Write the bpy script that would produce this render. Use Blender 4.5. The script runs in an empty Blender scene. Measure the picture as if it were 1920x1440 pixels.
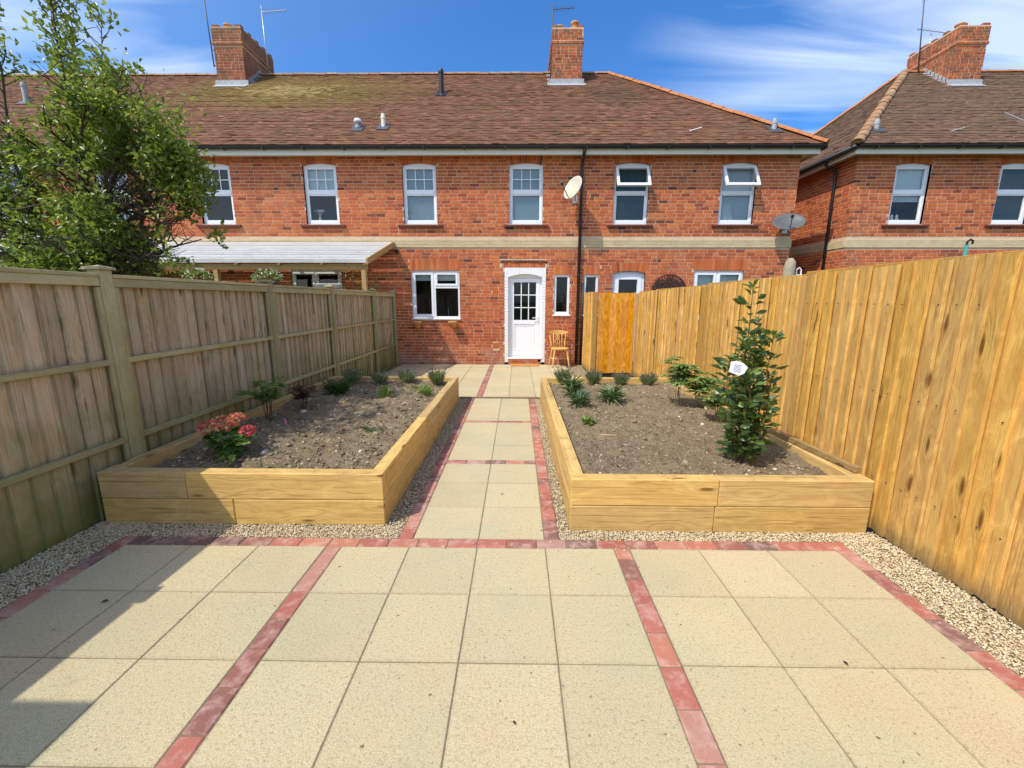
import bpy, bmesh, math, random
import numpy as np
from mathutils import Vector, Matrix

random.seed(7); rng = np.random.default_rng(7)
sc = bpy.context.scene
COL = sc.collection
PI = math.pi

# ------------------------------------------------------------------ camera
cam_d = bpy.data.cameras.new('camera'); cam = bpy.data.objects.new('camera', cam_d); COL.objects.link(cam)
cam_d.sensor_width = 36; cam_d.lens = 787.47 / 1920 * 36; cam_d.clip_start = .05; cam_d.clip_end = 3000
cx = Vector((.99991, .01301, .00203)); cu = Vector((-.00452, .19407, .98098)); cf = Vector((-.01237, .98090, -.19411))
cam.matrix_world = Matrix(((cx.x, cu.x, -cf.x, .2596), (cx.y, cu.y, -cf.y, 0), (cx.z, cu.z, -cf.z, 1.607), (0, 0, 0, 1)))
sc.camera = cam
sc.cycles.max_bounces = 7; sc.cycles.diffuse_bounces = 4; sc.cycles.glossy_bounces = 3; sc.cycles.transmission_bounces = 4; sc.cycles.transparent_max_bounces = 6

# ------------------------------------------------------------------ sun, sky, exposure
LIGHT = Vector((.55, .47, -1)).normalized()
sun_d = bpy.data.lights.new('sun', 'SUN'); sun = bpy.data.objects.new('sun', sun_d); COL.objects.link(sun)
sun_d.energy = 2.45; sun_d.angle = math.radians(.53); sun_d.color = (1, .955, .86)
sun.rotation_euler = LIGHT.to_track_quat('-Z', 'Y').to_euler(); sun.location = (-20, -20, 30)
sc.view_settings.view_transform = 'Standard'; sc.view_settings.look = 'None'
sc.view_settings.exposure = 0.78; sc.view_settings.gamma = 1

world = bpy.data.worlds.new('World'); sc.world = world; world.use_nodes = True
wn = world.node_tree; wn.nodes.clear()
def wnode(t, **k):
    n = wn.nodes.new(t)
    for a, b in k.items(): setattr(n, a, b)
    return n
w_out = wnode('ShaderNodeOutputWorld'); w_bg = wnode('ShaderNodeBackground'); w_bg.inputs[1].default_value = .15
w_sky = wnode('ShaderNodeTexSky', sky_type='NISHITA'); w_sky.sun_disc = False
w_sky.sun_elevation = math.asin(-LIGHT.z); w_sky.sun_rotation = math.atan2(-LIGHT.x, -LIGHT.y)
w_sky.air_density = 1.0; w_sky.dust_density = 1.2; w_sky.ozone_density = 3.0
w_tc = wnode('ShaderNodeTexCoord'); w_sep = wnode('ShaderNodeSeparateXYZ'); wn.links.new(w_tc.outputs['Generated'], w_sep.inputs[0])
def wmath(op, a, b=None, c=None, clamp=False):
    n = wnode('ShaderNodeMath', operation=op); n.use_clamp = clamp
    for i, v in enumerate((a, b, c)):
        if v is None: continue
        if isinstance(v, (int, float)): n.inputs[i].default_value = v
        else: wn.links.new(v, n.inputs[i])
    return n.outputs[0]
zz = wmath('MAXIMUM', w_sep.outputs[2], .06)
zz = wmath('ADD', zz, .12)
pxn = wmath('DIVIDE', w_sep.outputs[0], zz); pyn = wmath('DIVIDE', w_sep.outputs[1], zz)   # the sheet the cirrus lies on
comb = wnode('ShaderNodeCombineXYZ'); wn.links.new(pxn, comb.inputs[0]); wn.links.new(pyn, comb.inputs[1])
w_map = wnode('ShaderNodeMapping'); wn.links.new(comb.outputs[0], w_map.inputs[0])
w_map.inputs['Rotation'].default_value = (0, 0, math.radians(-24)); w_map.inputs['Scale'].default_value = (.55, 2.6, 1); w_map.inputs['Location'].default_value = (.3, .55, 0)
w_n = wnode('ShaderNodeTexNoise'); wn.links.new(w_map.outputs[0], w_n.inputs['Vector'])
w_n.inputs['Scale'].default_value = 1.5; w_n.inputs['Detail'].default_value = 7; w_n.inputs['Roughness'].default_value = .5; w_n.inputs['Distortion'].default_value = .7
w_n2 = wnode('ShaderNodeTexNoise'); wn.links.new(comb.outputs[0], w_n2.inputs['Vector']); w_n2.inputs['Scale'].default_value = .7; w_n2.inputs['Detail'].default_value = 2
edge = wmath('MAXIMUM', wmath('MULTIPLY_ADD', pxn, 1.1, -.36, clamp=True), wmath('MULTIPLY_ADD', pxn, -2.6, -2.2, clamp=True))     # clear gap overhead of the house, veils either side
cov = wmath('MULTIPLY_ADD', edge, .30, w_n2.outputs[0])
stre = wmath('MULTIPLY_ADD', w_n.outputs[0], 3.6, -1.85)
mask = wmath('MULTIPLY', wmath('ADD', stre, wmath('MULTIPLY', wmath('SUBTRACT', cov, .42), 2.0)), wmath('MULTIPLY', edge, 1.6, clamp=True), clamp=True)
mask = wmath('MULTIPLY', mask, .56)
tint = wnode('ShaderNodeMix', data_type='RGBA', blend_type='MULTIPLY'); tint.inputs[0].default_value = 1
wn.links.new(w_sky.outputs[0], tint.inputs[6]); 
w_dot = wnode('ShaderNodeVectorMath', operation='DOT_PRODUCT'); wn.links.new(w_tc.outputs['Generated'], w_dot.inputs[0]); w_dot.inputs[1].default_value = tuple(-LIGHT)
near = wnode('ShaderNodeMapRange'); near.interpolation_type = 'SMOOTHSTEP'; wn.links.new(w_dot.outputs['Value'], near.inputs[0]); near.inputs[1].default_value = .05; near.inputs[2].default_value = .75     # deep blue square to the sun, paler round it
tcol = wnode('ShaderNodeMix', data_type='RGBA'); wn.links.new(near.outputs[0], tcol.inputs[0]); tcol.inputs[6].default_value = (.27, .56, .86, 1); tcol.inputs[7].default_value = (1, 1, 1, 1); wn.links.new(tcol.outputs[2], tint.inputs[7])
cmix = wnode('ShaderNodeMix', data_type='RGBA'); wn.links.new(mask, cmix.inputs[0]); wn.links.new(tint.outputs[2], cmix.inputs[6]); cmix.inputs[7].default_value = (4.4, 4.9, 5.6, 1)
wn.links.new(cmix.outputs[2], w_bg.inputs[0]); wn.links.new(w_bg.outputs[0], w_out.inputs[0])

# ------------------------------------------------------------------ node helper
class G:
    """small shader graph helper"""
    def __init__(s, name, rough=.8, spec=.3):
        s.m = bpy.data.materials.new(name); s.m.use_nodes = True; s.t = s.m.node_tree
        s.b = s.t.nodes['Principled BSDF']; s.b.inputs['Roughness'].default_value = rough
        s.b.inputs['Specular IOR Level'].default_value = spec
        s.tc = s.n('ShaderNodeTexCoord'); s.oi = s.n('ShaderNodeObjectInfo')
    def n(s, t, **k):
        x = s.t.nodes.new(t)
        for a, b in k.items(): setattr(x, a, b)
        return x
    def put(s, sock, v):
        if isinstance(v, (int, float)): sock.default_value = v
        elif isinstance(v, tuple): sock.default_value = v if len(v) == len(sock.default_value) else (v + (1,))
        else: s.t.links.new(v, sock)
    def math(s, op, a, b=None, c=None, clamp=False):
        x = s.n('ShaderNodeMath', operation=op); x.use_clamp = clamp
        for i, v in enumerate((a, b, c)):
            if v is not None: s.put(x.inputs[i], v)
        return x.outputs[0]
    def mix(s, f, a, b, mode='MIX'):
        x = s.n('ShaderNodeMix', data_type='RGBA', blend_type=mode); x.clamp_factor = True
        s.put(x.inputs[0], f); s.put(x.inputs[6], a); s.put(x.inputs[7], b); return x.outputs[2]
    def map(s, vec, scale=(1, 1, 1), loc=(0, 0, 0), rot=(0, 0, 0)):
        x = s.n('ShaderNodeMapping'); s.put(x.inputs[0], vec); s.put(x.inputs['Scale'], scale); s.put(x.inputs['Location'], loc); s.put(x.inputs['Rotation'], rot); return x.outputs[0]
    def noise(s, vec, scale, detail=4, rough=.55, dist=0., col=False):
        x = s.n('ShaderNodeTexNoise'); s.put(x.inputs['Vector'], vec); s.put(x.inputs['Scale'], scale)
        s.put(x.inputs['Detail'], detail); s.put(x.inputs['Roughness'], rough); s.put(x.inputs['Distortion'], dist)
        return x.outputs[1 if col else 0]
    def vor(s, vec, scale, feature='F1', out='Distance'):
        x = s.n('ShaderNodeTexVoronoi', feature=feature); s.put(x.inputs['Vector'], vec); s.put(x.inputs['Scale'], scale); return x.outputs[out]
    def ramp(s, f, pts, interp='LINEAR'):
        x = s.n('ShaderNodeValToRGB'); s.put(x.inputs[0], f); r = x.color_ramp; r.interpolation = interp
        while len(r.elements) < len(pts): r.elements.new(.5)
        for e, (p, c) in zip(r.elements, pts):
            e.position = p; e.color = (c, c, c, 1) if isinstance(c, (int, float)) else (*c, 1)
        return x.outputs[0]
    def rng(s, v, a, b, c=0., d=1.):
        x = s.n('ShaderNodeMapRange'); s.put(x.inputs[0], v)
        for i, k in enumerate((a, b, c, d)): x.inputs[i + 1].default_value = k
        return x.outputs[0]
    def attr(s, name='var'):
        x = s.n('ShaderNodeAttribute'); x.attribute_name = name; return x.outputs['Fac']
    def sep(s, v):
        x = s.n('ShaderNodeSeparateXYZ'); s.put(x.inputs[0], v); return x.outputs
    def objvec(s, k=40.):
        """object coordinates shifted by the object's own random number, so that no two pieces carry the same pattern"""
        x = s.n('ShaderNodeVectorMath', operation='SCALE'); x.inputs[0].default_value = (1.3, 2.1, 1.7); s.put(x.inputs[3], s.math('MULTIPLY', s.oi.outputs['Random'], k))
        y = s.n('ShaderNodeVectorMath', operation='ADD'); s.put(y.inputs[0], s.tc.outputs['Object']); s.put(y.inputs[1], x.outputs[0]); return y.outputs[0]
    def bump(s, h, strength=.3, dist=.01, norm=None):
        x = s.n('ShaderNodeBump'); s.put(x.inputs['Height'], h); x.inputs['Strength'].default_value = strength; x.inputs['Distance'].default_value = dist
        if norm is not None: s.put(x.inputs['Normal'], norm)
        s.t.links.new(x.outputs[0], s.b.inputs['Normal']); return x.outputs[0]
    def color(s, c): s.put(s.b.inputs['Base Color'], c)
    def rough(s, c): s.put(s.b.inputs['Roughness'], c)

MAT = {}
def plain(name, col, rough=.5, spec=.4, metal=0., wear=.12, bump=0.):
    g = G(name, rough, spec); v = g.tc.outputs['Object']
    n = g.noise(v, 14, 5, .6); n2 = g.noise(v, 120, 2)
    c = g.mix(g.math('MULTIPLY', g.rng(n, .35, .7), wear * 2.2), col, tuple(k * .55 for k in col))
    g.color(c); g.b.inputs['Metallic'].default_value = metal
    g.rough(g.rng(n, .2, .8, max(rough - .1, .03), min(rough + .12, 1)))
    if bump: g.bump(n2, bump, .003)
    MAT[name] = g.m; return g.m

def wood(name, light, dark, knot, axis, stretch=.07, ring=9., grey=None, greyamt=0., algae=None, algz=None, rough=.75, mud=False, ringamt=.5, blot=0., knots=1., speck=0., crack=0., soil=False):
    g = G(name, rough, .25); v = g.objvec()
    sc3 = [1, 1, 1]; sc3['xyz'.index(axis)] = stretch; sv = g.map(v, tuple(sc3))
    kn = [7.5, 7.5, 7.5]; kn['xyz'.index(axis)] = 1.9; kv = g.map(v, tuple(kn))
    kd = g.vor(kv, 1.0)
    kring = g.math('MULTIPLY', g.math('POWER', g.math('SUBTRACT', 1.0, g.math('MULTIPLY', kd, 1.6, clamp=True), clamp=True), 2.), .55)
    base = g.math('ADD', g.noise(sv, 7, 2, .5, .3), kring)
    rg = g.math('FRACT', g.math('MULTIPLY', base, ring)); rg = g.math('ABSOLUTE', g.math('SUBTRACT', rg, .5)); rg = g.rng(rg, 0, .32, 1, 0)
    fine = g.noise(sv, 160, 3, .65); mid = g.noise(g.map(v, tuple(1 if k == 1 else .25 for k in sc3)), 5, 4, .6)
    c = g.mix(g.math('MULTIPLY', rg, ringamt), light, dark)
    c = g.mix(g.math('MULTIPLY', g.rng(fine, .4, .75), .45), c, dark)
    c = g.mix(g.math('MULTIPLY', g.rng(mid, .4, .7), .4), c, tuple(k * .72 for k in light))
    if blot:
        bl = g.noise(g.map(v, tuple(1 if k == 1 else .45 for k in sc3)), 7, 5, .65, 1.6); c = g.mix(g.math('MULTIPLY', g.rng(bl, .50, .64), blot), c, tuple(min(.9, k * 1.4) for k in light)); c = g.mix(g.math('MULTIPLY', g.rng(bl, .46, .34), blot * .6), c, dark)
    if grey: c = g.mix(g.math('MULTIPLY', g.rng(g.noise(v, 4, 4, .65), .35, .65), greyamt), c, grey)
    c = g.mix(g.rng(kd, .05 * knots, .11 * knots, .85, 0), c, knot)
    if crack:
        ck = g.math('ABSOLUTE', g.math('SUBTRACT', g.noise(g.map(v, tuple(1 if k == 1 else .02 for k in sc3)), 22, 1.5, .5, .4), .5)); c = g.mix(g.math('MULTIPLY', g.rng(ck, .004, .016, 1, 0), crack), c, knot)
    if soil:
        nz = g.sep(g.n('ShaderNodeNewGeometry').outputs['Normal'])[2]; wq = g.n('ShaderNodeNewGeometry').outputs['Position']
        c = g.mix(g.math('MULTIPLY', g.rng(nz, .6, .9, .12, 1), g.rng(g.noise(wq, 9, 6, .8), .52, .68, 0, .62)), c, (.20, .145, .085))
    if speck: c = g.mix(g.rng(g.noise(sv, 60, 2, .6), .66, .74, 0, speck), c, knot)
    if algae:
        wp = g.n('ShaderNodeNewGeometry').outputs['Position']; z = g.sep(wp)[2]
        a = g.math('ADD', g.rng(z, algz[0], algz[1], 1, 0), g.math('MULTIPLY', g.math('SUBTRACT', g.noise(wp, 3.5, 5, .65), .5), 1.5), clamp=True)
        c = g.mix(g.math('MULTIPLY', a, algz[2]), c, algae)
    if mud:
        wp = g.n('ShaderNodeNewGeometry').outputs['Position']; z = g.sep(wp)[2]
        a = g.math('ADD', g.rng(z, .0, .16, 1, 0), g.math('MULTIPLY', g.math('SUBTRACT', g.noise(wp, 14, 4, .7), .55), .9), clamp=True)
        c = g.mix(g.math('MULTIPLY', g.math('MULTIPLY', a, g.rng(z, .1, .34, 1, 0)), .75), c, (.15, .115, .07))
    hv = g.n('ShaderNodeHueSaturation'); g.put(hv.inputs['Color'], c)
    g.put(hv.inputs['Value'], g.rng(g.oi.outputs['Random'], 0, 1, .84, 1.12)); g.put(hv.inputs['Saturation'], g.rng(g.math('FRACT', g.math('MULTIPLY', g.oi.outputs['Random'], 7.31)), 0, 1, .93, 1.04))
    g.color(hv.outputs[0]); g.rough(g.rng(fine, .3, .7, rough - .1, rough + .12))
    g.bump(g.math('ADD', g.math('MULTIPLY', rg, -.5), g.math('ADD', fine, g.math('MULTIPLY', g.rng(kd, .02, .22, 1, 0), 1.6))), .45, .004)
    MAT[name] = g.m; return g.m

wood('weathered', (.62, .46, .26), (.27, .175, .085), (.05, .03, .018), 'z', grey=(.53, .47, .33), greyamt=.65, crack=.5, knots=1.4, algae=(.21, .21, .055), algz=(.02, .95, 1.), ringamt=.5, speck=.35)
wood('weathered_rail', (.54, .44, .22), (.31, .24, .10), (.08, .06, .03), 'y', grey=(.47, .43, .27), greyamt=.6, algae=(.24, .24, .07), algz=(.0, 2.4, .65))
wood('weathered_post', (.51, .42, .22), (.30, .23, .10), (.08, .06, .03), 'z', grey=(.45, .40, .26), greyamt=.6, algae=(.23, .23, .07), algz=(.0, 2.6, .7))
wood('fresh_board', (.70, .42, .115), (.43, .20, .034), (.13, .042, .008), 'z', stretch=.06, ring=8, blot=.55, mud=True, ringamt=.27, rough=.55, speck=.3, crack=.35, knots=1.35)
wood('fresh_post', (.50, .29, .075), (.31, .15, .03), (.13, .05, .012), 'z', stretch=.05, ring=8, mud=True, rough=.62)
wood('gate_board', (.70, .30, .022), (.40, .13, .006), (.10, .03, .005), 'z', stretch=.12, ring=11, blot=.6, ringamt=.7, rough=.5, knots=1.5)
wood('sleeper_x', (.66, .44, .16), (.43, .25, .07), (.15, .06, .012), 'x', stretch=.03, ring=7, ringamt=.36, rough=.7, speck=.35, blot=.3, crack=.42, soil=True, knots=1.25)
wood('sleeper_y', (.66, .44, .16), (.43, .25, .07), (.15, .06, .012), 'y', stretch=.03, ring=7, ringamt=.36, rough=.7, speck=.35, blot=.3, crack=.42, soil=True, knots=1.25)
wood('chair_wood', (.72, .46, .16), (.52, .29, .08), (.35, .16, .04), 'z', stretch=.1, ring=6, ringamt=.35, rough=.4)
wood('canopy_wood', (.55, .36, .15), (.35, .20, .07), (.16, .07, .02), 'y', stretch=.06)
wood('old_post', (.36, .31, .22), (.20, .165, .11), (.09, .07, .05), 'z', stretch=.06)
wood('white_slat', (.60, .60, .59), (.30, .30, .29), (.2, .2, .19), 'x', stretch=.02, ring=9, ringamt=.6, rough=.7, grey=(.40, .39, .36), greyamt=.7)
wood('offcut', (.40, .26, .09), (.22, .13, .04), (.10, .05, .02), 'y', stretch=.06)

plain('upvc', (.86, .87, .89), .3, .5, wear=.05)
plain('white_paint', (.84, .84, .83), .6, .3, wear=.10, bump=.3)
plain('fascia_white', (.80, .75, .62), .45, .4, wear=.10)
plain('soffit_cream', (.74, .68, .52), .6, .3, wear=.08)
plain('black_plastic', (.018, .017, .018), .4, .45, wear=.1)
plain('lead', (.42, .43, .44), .6, .4, wear=.25, bump=.3)
plain('aerial_metal', (.52, .54, .55), .4, .5, .6, wear=.2)
plain('dark_metal', (.10, .10, .11), .5, .5, .3, wear=.2)
plain('dish_beige', (.60, .56, .43), .55, .4, wear=.3)
plain('dish_grey', (.115, .118, .122), .5, .4, wear=.22)
plain('sill_brown', (.135, .045, .03), .55, .4, wear=.2)
plain('terracotta', (.62, .31, .11), .8, .25, wear=.25, bump=.3)
plain('airbrick', (.55, .15, .03), .8, .25, wear=.15, bump=.3)
plain('doormat', (.58, .27, .08), .95, .1, wear=.3, bump=1.)
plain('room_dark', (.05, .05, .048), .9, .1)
plain('blind_grey', (.50, .58, .62), .8, .2, wear=.05)
plain('blind_white', (.80, .84, .85), .8, .2, wear=.05)
plain('curtain_teal', (.055, .115, .14), .9, .1, wear=.3)
plain('ornament_white', (.75, .77, .78), .5, .3)
plain('label_white', (.66, .67, .70), .35, .5, wear=.02)
plain('label_grey', (.20, .21, .23), .5, .4, wear=.02)
plain('label_pink', (.70, .10, .25), .4, .4)
plain('rust_iron', (.075, .035, .03), .7, .35, wear=.3, bump=.4)
plain('teal_paint', (.10, .36, .33), .5, .4)
plain('bark', (.11, .085, .06), .9, .2, wear=.35, bump=.8)
plain('stem_green', (.14, .17, .06), .7, .3)
plain('stem_brown', (.13, .075, .04), .8, .3)
plain('bedding', (.25, .20, .125), .95, .1, wear=.3)
plain('interior_shadowless', (.09, .085, .08), .9, .1)

def glass():
    g = G('glass'); t = g.t; out = t.nodes['Material Output']; t.nodes.remove(g.b)
    tr = g.n('ShaderNodeBsdfTransparent'); tr.inputs[0].default_value = (.80, .86, .87, 1)
    gl = g.n('ShaderNodeBsdfGlossy'); gl.inputs['Roughness'].default_value = .015; gl.inputs[0].default_value = (1, 1, 1, 1)
    fr = g.n('ShaderNodeFresnel'); fr.inputs[0].default_value = 1.6
    b = g.n('ShaderNodeBump'); b.inputs['Strength'].default_value = .02; b.inputs['Distance'].default_value = .02
    t.links.new(g.noise(g.tc.outputs['Object'], 3.5, 1), b.inputs['Height']); t.links.new(b.outputs[0], gl.inputs['Normal'])
    mx = g.n('ShaderNodeMixShader'); t.links.new(g.math('MULTIPLY_ADD', fr.outputs[0], .8, .0), mx.inputs[0]); t.links.new(tr.outputs[0], mx.inputs[1]); t.links.new(gl.outputs[0], mx.inputs[2])
    t.links.new(mx.outputs[0], out.inputs[0]); MAT['glass'] = g.m
glass()

def brick_mats():
    for nm in ('brick', 'chimney_brick'):
        g = G(nm, .88, .2); var = g.attr(); P = g.tc.outputs['Object']
        wp = g.n('ShaderNodeNewGeometry').outputs['Position']
        c = g.ramp(var, [(0, (.13, .05, .035)), (.10, (.23, .062, .032)), (.30, (.40, .088, .033)), (.55, (.52, .128, .041)), (.80, (.61, .18, .05)), (1, (.54, .21, .085))])
        n = g.noise(wp, 26, 5, .7); n2 = g.noise(wp, 1.1, 4, .6); n3 = g.noise(wp, 75, 3, .6)
        c = g.mix(g.rng(n, .5, .75, 0, .5), c, (.20, .065, .035))
        c = g.mix(g.rng(n3, .62, .76, 0, .4), c, (.60, .29, .14))
        c = g.mix(g.rng(n2, .54, .72, 0, .30), c, (.56, .30, .15))                     # lime bloom
        c = g.mix(g.rng(g.noise(g.map(wp, (1, 1, .22)), 2.1, 5, .65), .53, .68, 0, .38), c, (.16, .055, .035))
        z = g.sep(wp)[2]
        st = g.math('MULTIPLY', g.rng(z, .05, .62, 1, 0), g.rng(g.noise(wp, 3.1, 5, .65), .42, .62))
        if nm == 'brick':
            c = g.mix(g.math('MULTIPLY', st, .75), c, (.47, .38, .29))
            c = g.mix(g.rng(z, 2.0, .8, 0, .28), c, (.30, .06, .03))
        else:
            c = g.mix(g.rng(g.noise(wp, 5, 5, .7), .40, .60, 0, .75), c, (.15, .085, .05)); c = g.mix(g.rng(g.sep(wp)[0], -6, -8, 0, .4), c, (.15, .062, .04)); c = g.mix(g.rng(z, 8.95, 9.35, 0, .45), c, (.20, .15, .08))
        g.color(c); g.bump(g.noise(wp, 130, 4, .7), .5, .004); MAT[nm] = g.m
    g = G('mortar', .95, .1); wp = g.n('ShaderNodeNewGeometry').outputs['Position']
    g.color(g.mix(g.rng(g.noise(wp, 5, 5, .7), .35, .7), (.70, .50, .34), (.56, .38, .26))); g.bump(g.noise(wp, 180, 3), .5, .003); MAT['mortar'] = g.m
    g = G('band', .9, .2); wp = g.n('ShaderNodeNewGeometry').outputs['Position']
    g.color(g.mix(g.rng(g.noise(g.map(wp, (1, 1, 3)), 4, 6, .7), .35, .7), (.62, .50, .30), (.46, .36, .20))); g.bump(g.noise(wp, 90, 4), .4, .004); MAT['band'] = g.m
brick_mats()

def roof_mat():
    for nm, base, mossy in (('roof_tile', ((.078, .035, .020), (.165, .070, .039), (.26, .12, .068)), 1), ('roof_tile_old', ((.085, .045, .03), (.145, .078, .05), (.20, .115, .075)), 0)):
        g = G(nm, .9, .2); var = g.attr(); wp = g.n('ShaderNodeNewGeometry').outputs['Position']; s = g.sep(wp)
        c = g.ramp(var, [(0, base[0]), (.5, base[1]), (1, base[2])])
        c = g.mix(g.rng(g.noise(wp, 60, 4, .7), .52, .75, 0, .45), c, (.28, .17, .12)); c = g.mix(g.rng(g.noise(wp, 1.3, 6, .75), .48, .64, 0, .6), c, (.12, .085, .04)); c = g.mix(g.rng(g.noise(wp, 7, 4, .7), .62, .72, 0, .55), c, (.27, .21, .12))
        if mossy:
            d1 = g.n('ShaderNodeVectorMath', operation='DISTANCE'); g.put(d1.inputs[0], g.map(wp, (.42, 1, 1))); d1.inputs[1].default_value = (-6.3 * .42, 13.3, 7.4)
            d2 = g.n('ShaderNodeVectorMath', operation='DISTANCE'); g.put(d2.inputs[0], g.map(wp, (.9, .8, .8))); d2.inputs[1].default_value = (2.9 * .9, 12.9 * .8, 7.2 * .8)
            a = g.math('ADD', g.rng(d1.outputs['Value'], .25, 2.1, .95, 0), g.math('MULTIPLY', g.math('SUBTRACT', g.noise(wp, 4.5, 6, .75), .5), 1.7), clamp=True)
            b = g.math('ADD', g.rng(d2.outputs['Value'], .2, 1.5, .45, -.1), g.math('MULTIPLY', g.math('SUBTRACT', g.noise(wp, 5.5, 6, .75), .5), 1.6), clamp=True)
            c = g.mix(g.math('MULTIPLY', g.rng(b, .1, .5), .6), c, (.075, .06, .035))
            c = g.mix(g.math('MULTIPLY', g.rng(a, .15, .55), .75), c, (.165, .115, .028))
            c = g.mix(g.math('MULTIPLY', g.rng(a, .75, .98), .7), c, (.36, .27, .10))
        else:
            a = g.math('ADD', g.rng(s[2], 5.2, 7.5, -.1, .2), g.math('MULTIPLY', g.math('SUBTRACT', g.noise(wp, 4, 6, .75), .42), 1.4), clamp=True)
            c = g.mix(g.math('MULTIPLY', a, .7), c, (.14, .115, .06)); c = g.mix(g.rng(g.noise(wp, 9, 3, .6), .68, .74, 0, .6), c, (.5, .46, .40))
        g.color(c); g.bump(g.noise(wp, 120, 3), .4, .005); MAT[nm] = g.m
    g = G('ridge', .9, .2); wp = g.n('ShaderNodeNewGeometry').outputs['Position']
    c = g.mix(g.rng(g.noise(wp, 6, 5, .7), .38, .62), (.40, .16, .07), (.36, .30, .19)); g.color(g.mix(g.rng(g.oi.outputs['Random'], 0, 1, 0, .5), c, (.24, .12, .06))); g.bump(g.noise(wp, 60, 4), .5, .006); MAT['ridge'] = g.m
    g = G('hip_red', .85, .2); wp = g.n('ShaderNodeNewGeometry').outputs['Position']
    c = g.mix(g.rng(g.noise(wp, 7, 5, .7), .4, .65), (.48, .17, .055), (.33, .12, .05)); g.color(g.mix(g.rng(g.oi.outputs['Random'], 0, 1, 0, .4), c, (.52, .24, .10))); g.bump(g.noise(wp, 60, 4), .5, .006); MAT['hip_red'] = g.m
roof_mat()

def stone_mats():
    g = G('slab', .9, .2); v = g.objvec(); wp = g.n('ShaderNodeNewGeometry').outputs['Position']
    c = g.mix(g.rng(g.noise(wp, 1.7, 4, .6), .35, .68), (.55, .45, .265), (.505, .43, .265))
    c = g.mix(g.rng(g.noise(wp, 1.4, 5, .62), .50, .64, 0, .5), c, (.41, .41, .245))
    c = g.mix(g.rng(g.noise(wp, 1.1, 5, .7), .52, .64, 0, .5), c, (.51, .365, .215))
    sp = g.noise(wp, 190, 3, .7); sp2 = g.noise(wp, 70, 4, .75)
    c = g.mix(g.rng(sp, .48, .64, 0, .75), c, (.66, .575, .37)); c = g.mix(g.rng(sp2, .47, .30, 0, .7), c, (.25, .185, .09)); c = g.mix(g.rng(sp, .44, .30, 0, .8), c, (.30, .23, .12)); c = g.mix(g.rng(g.noise(wp, 38, 2, .5), .30, .24, 0, .9), c, (.13, .09, .05))
    c = g.mix(g.rng(g.noise(wp, 11, 6, .8), .64, .78, 0, .5), c, (.28, .23, .13))
    c = g.mix(g.rng(g.noise(g.map(wp, (1, 2.2, 1)), 2.6, 6, .78), .60, .70, 0, .38), c, (.33, .275, .16))
    o3 = g.sep(g.tc.outputs['Object']); ed = g.math('MAXIMUM', g.math('ABSOLUTE', o3[0]), g.math('ABSOLUTE', o3[1]))
    c = g.mix(g.math('MULTIPLY', g.rng(g.math('ADD', ed, g.math('MULTIPLY', g.noise(wp, 30, 4, .7), .03)), .228, .244), .4), c, (.25, .20, .12))
    hv = g.n('ShaderNodeHueSaturation'); g.put(hv.inputs['Color'], c); g.put(hv.inputs['Value'], g.rng(g.oi.outputs['Random'], 0, 1, .95, 1.05)); g.color(hv.outputs[0])
    g.bump(g.math('ADD', sp2, g.math('MULTIPLY', sp, .6)), .8, .006); MAT['slab'] = g.m
    g = G('paver', .9, .2); v = g.objvec(); wp = g.n('ShaderNodeNewGeometry').outputs['Position']; r = g.oi.outputs['Random']
    c = g.ramp(r, [(0, (.16, .10, .085)), (.14, (.22, .115, .095)), (.30, (.33, .115, .085)), (.6, (.41, .145, .105)), (.85, (.46, .19, .12)), (1, (.40, .23, .19))])
    b = g.noise(v, 13, 4, .65); c = g.mix(g.rng(b, .46, .70, 0, .7), c, (.57, .38, .31)); c = g.mix(g.rng(g.noise(v, 90, 4, .7), .55, .75, 0, .5), c, (.22, .07, .05))
    g.color(c); g.bump(g.noise(wp, 140, 4, .7), .5, .004); MAT['paver'] = g.m
    g = G('pebble', .8, .3); var = g.attr()
    g.color(g.ramp(var, [(0, (.27, .19, .105)), (.2, (.43, .32, .18)), (.55, (.60, .49, .31)), (.85, (.69, .60, .42)), (1, (.48, .34, .20))])); g.bump(g.noise(g.tc.outputs['Object'], 300, 2), .3, .002); MAT['pebble'] = g.m
    g = G('soil', .97, .1); wp = g.n('ShaderNodeNewGeometry').outputs['Position']
    c = g.mix(g.rng(g.noise(wp, 5, 6, .7), .35, .65), (.25, .185, .11), (.37, .285, .175)); c = g.mix(g.rng(g.noise(wp, 60, 5, .75), .45, .7), c, (.13, .093, .056))
    c = g.mix(g.rng(g.noise(wp, 110, 3, .7), .68, .75, 0, .85), c, (.46, .40, .32)); g.color(c); g.bump(g.math('ADD', g.noise(wp, 45, 6, .75), g.noise(wp, 150, 3, .7)), .9, .018); MAT['soil'] = g.m
    g = G('clod', .97, .1); wp = g.n('ShaderNodeNewGeometry').outputs['Position']; var = g.attr()
    g.color(g.ramp(var, [(0, (.12, .088, .056)), (.5, (.27, .20, .125)), (.86, (.38, .30, .19)), (.93, (.5, .46, .40)), (1, (.62, .58, .52))])); g.bump(g.noise(wp, 160, 4, .7), .6, .005); MAT['clod'] = g.m
    g = G('earth', .97, .1); wp = g.n('ShaderNodeNewGeometry').outputs['Position']
    g.color(g.mix(g.rng(g.noise(wp, .6, 6, .7), .4, .6), (.075, .105, .035), (.12, .10, .06))); g.bump(g.noise(wp, 14, 6, .75), .8, .05); MAT['earth'] = g.m
stone_mats()

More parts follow.
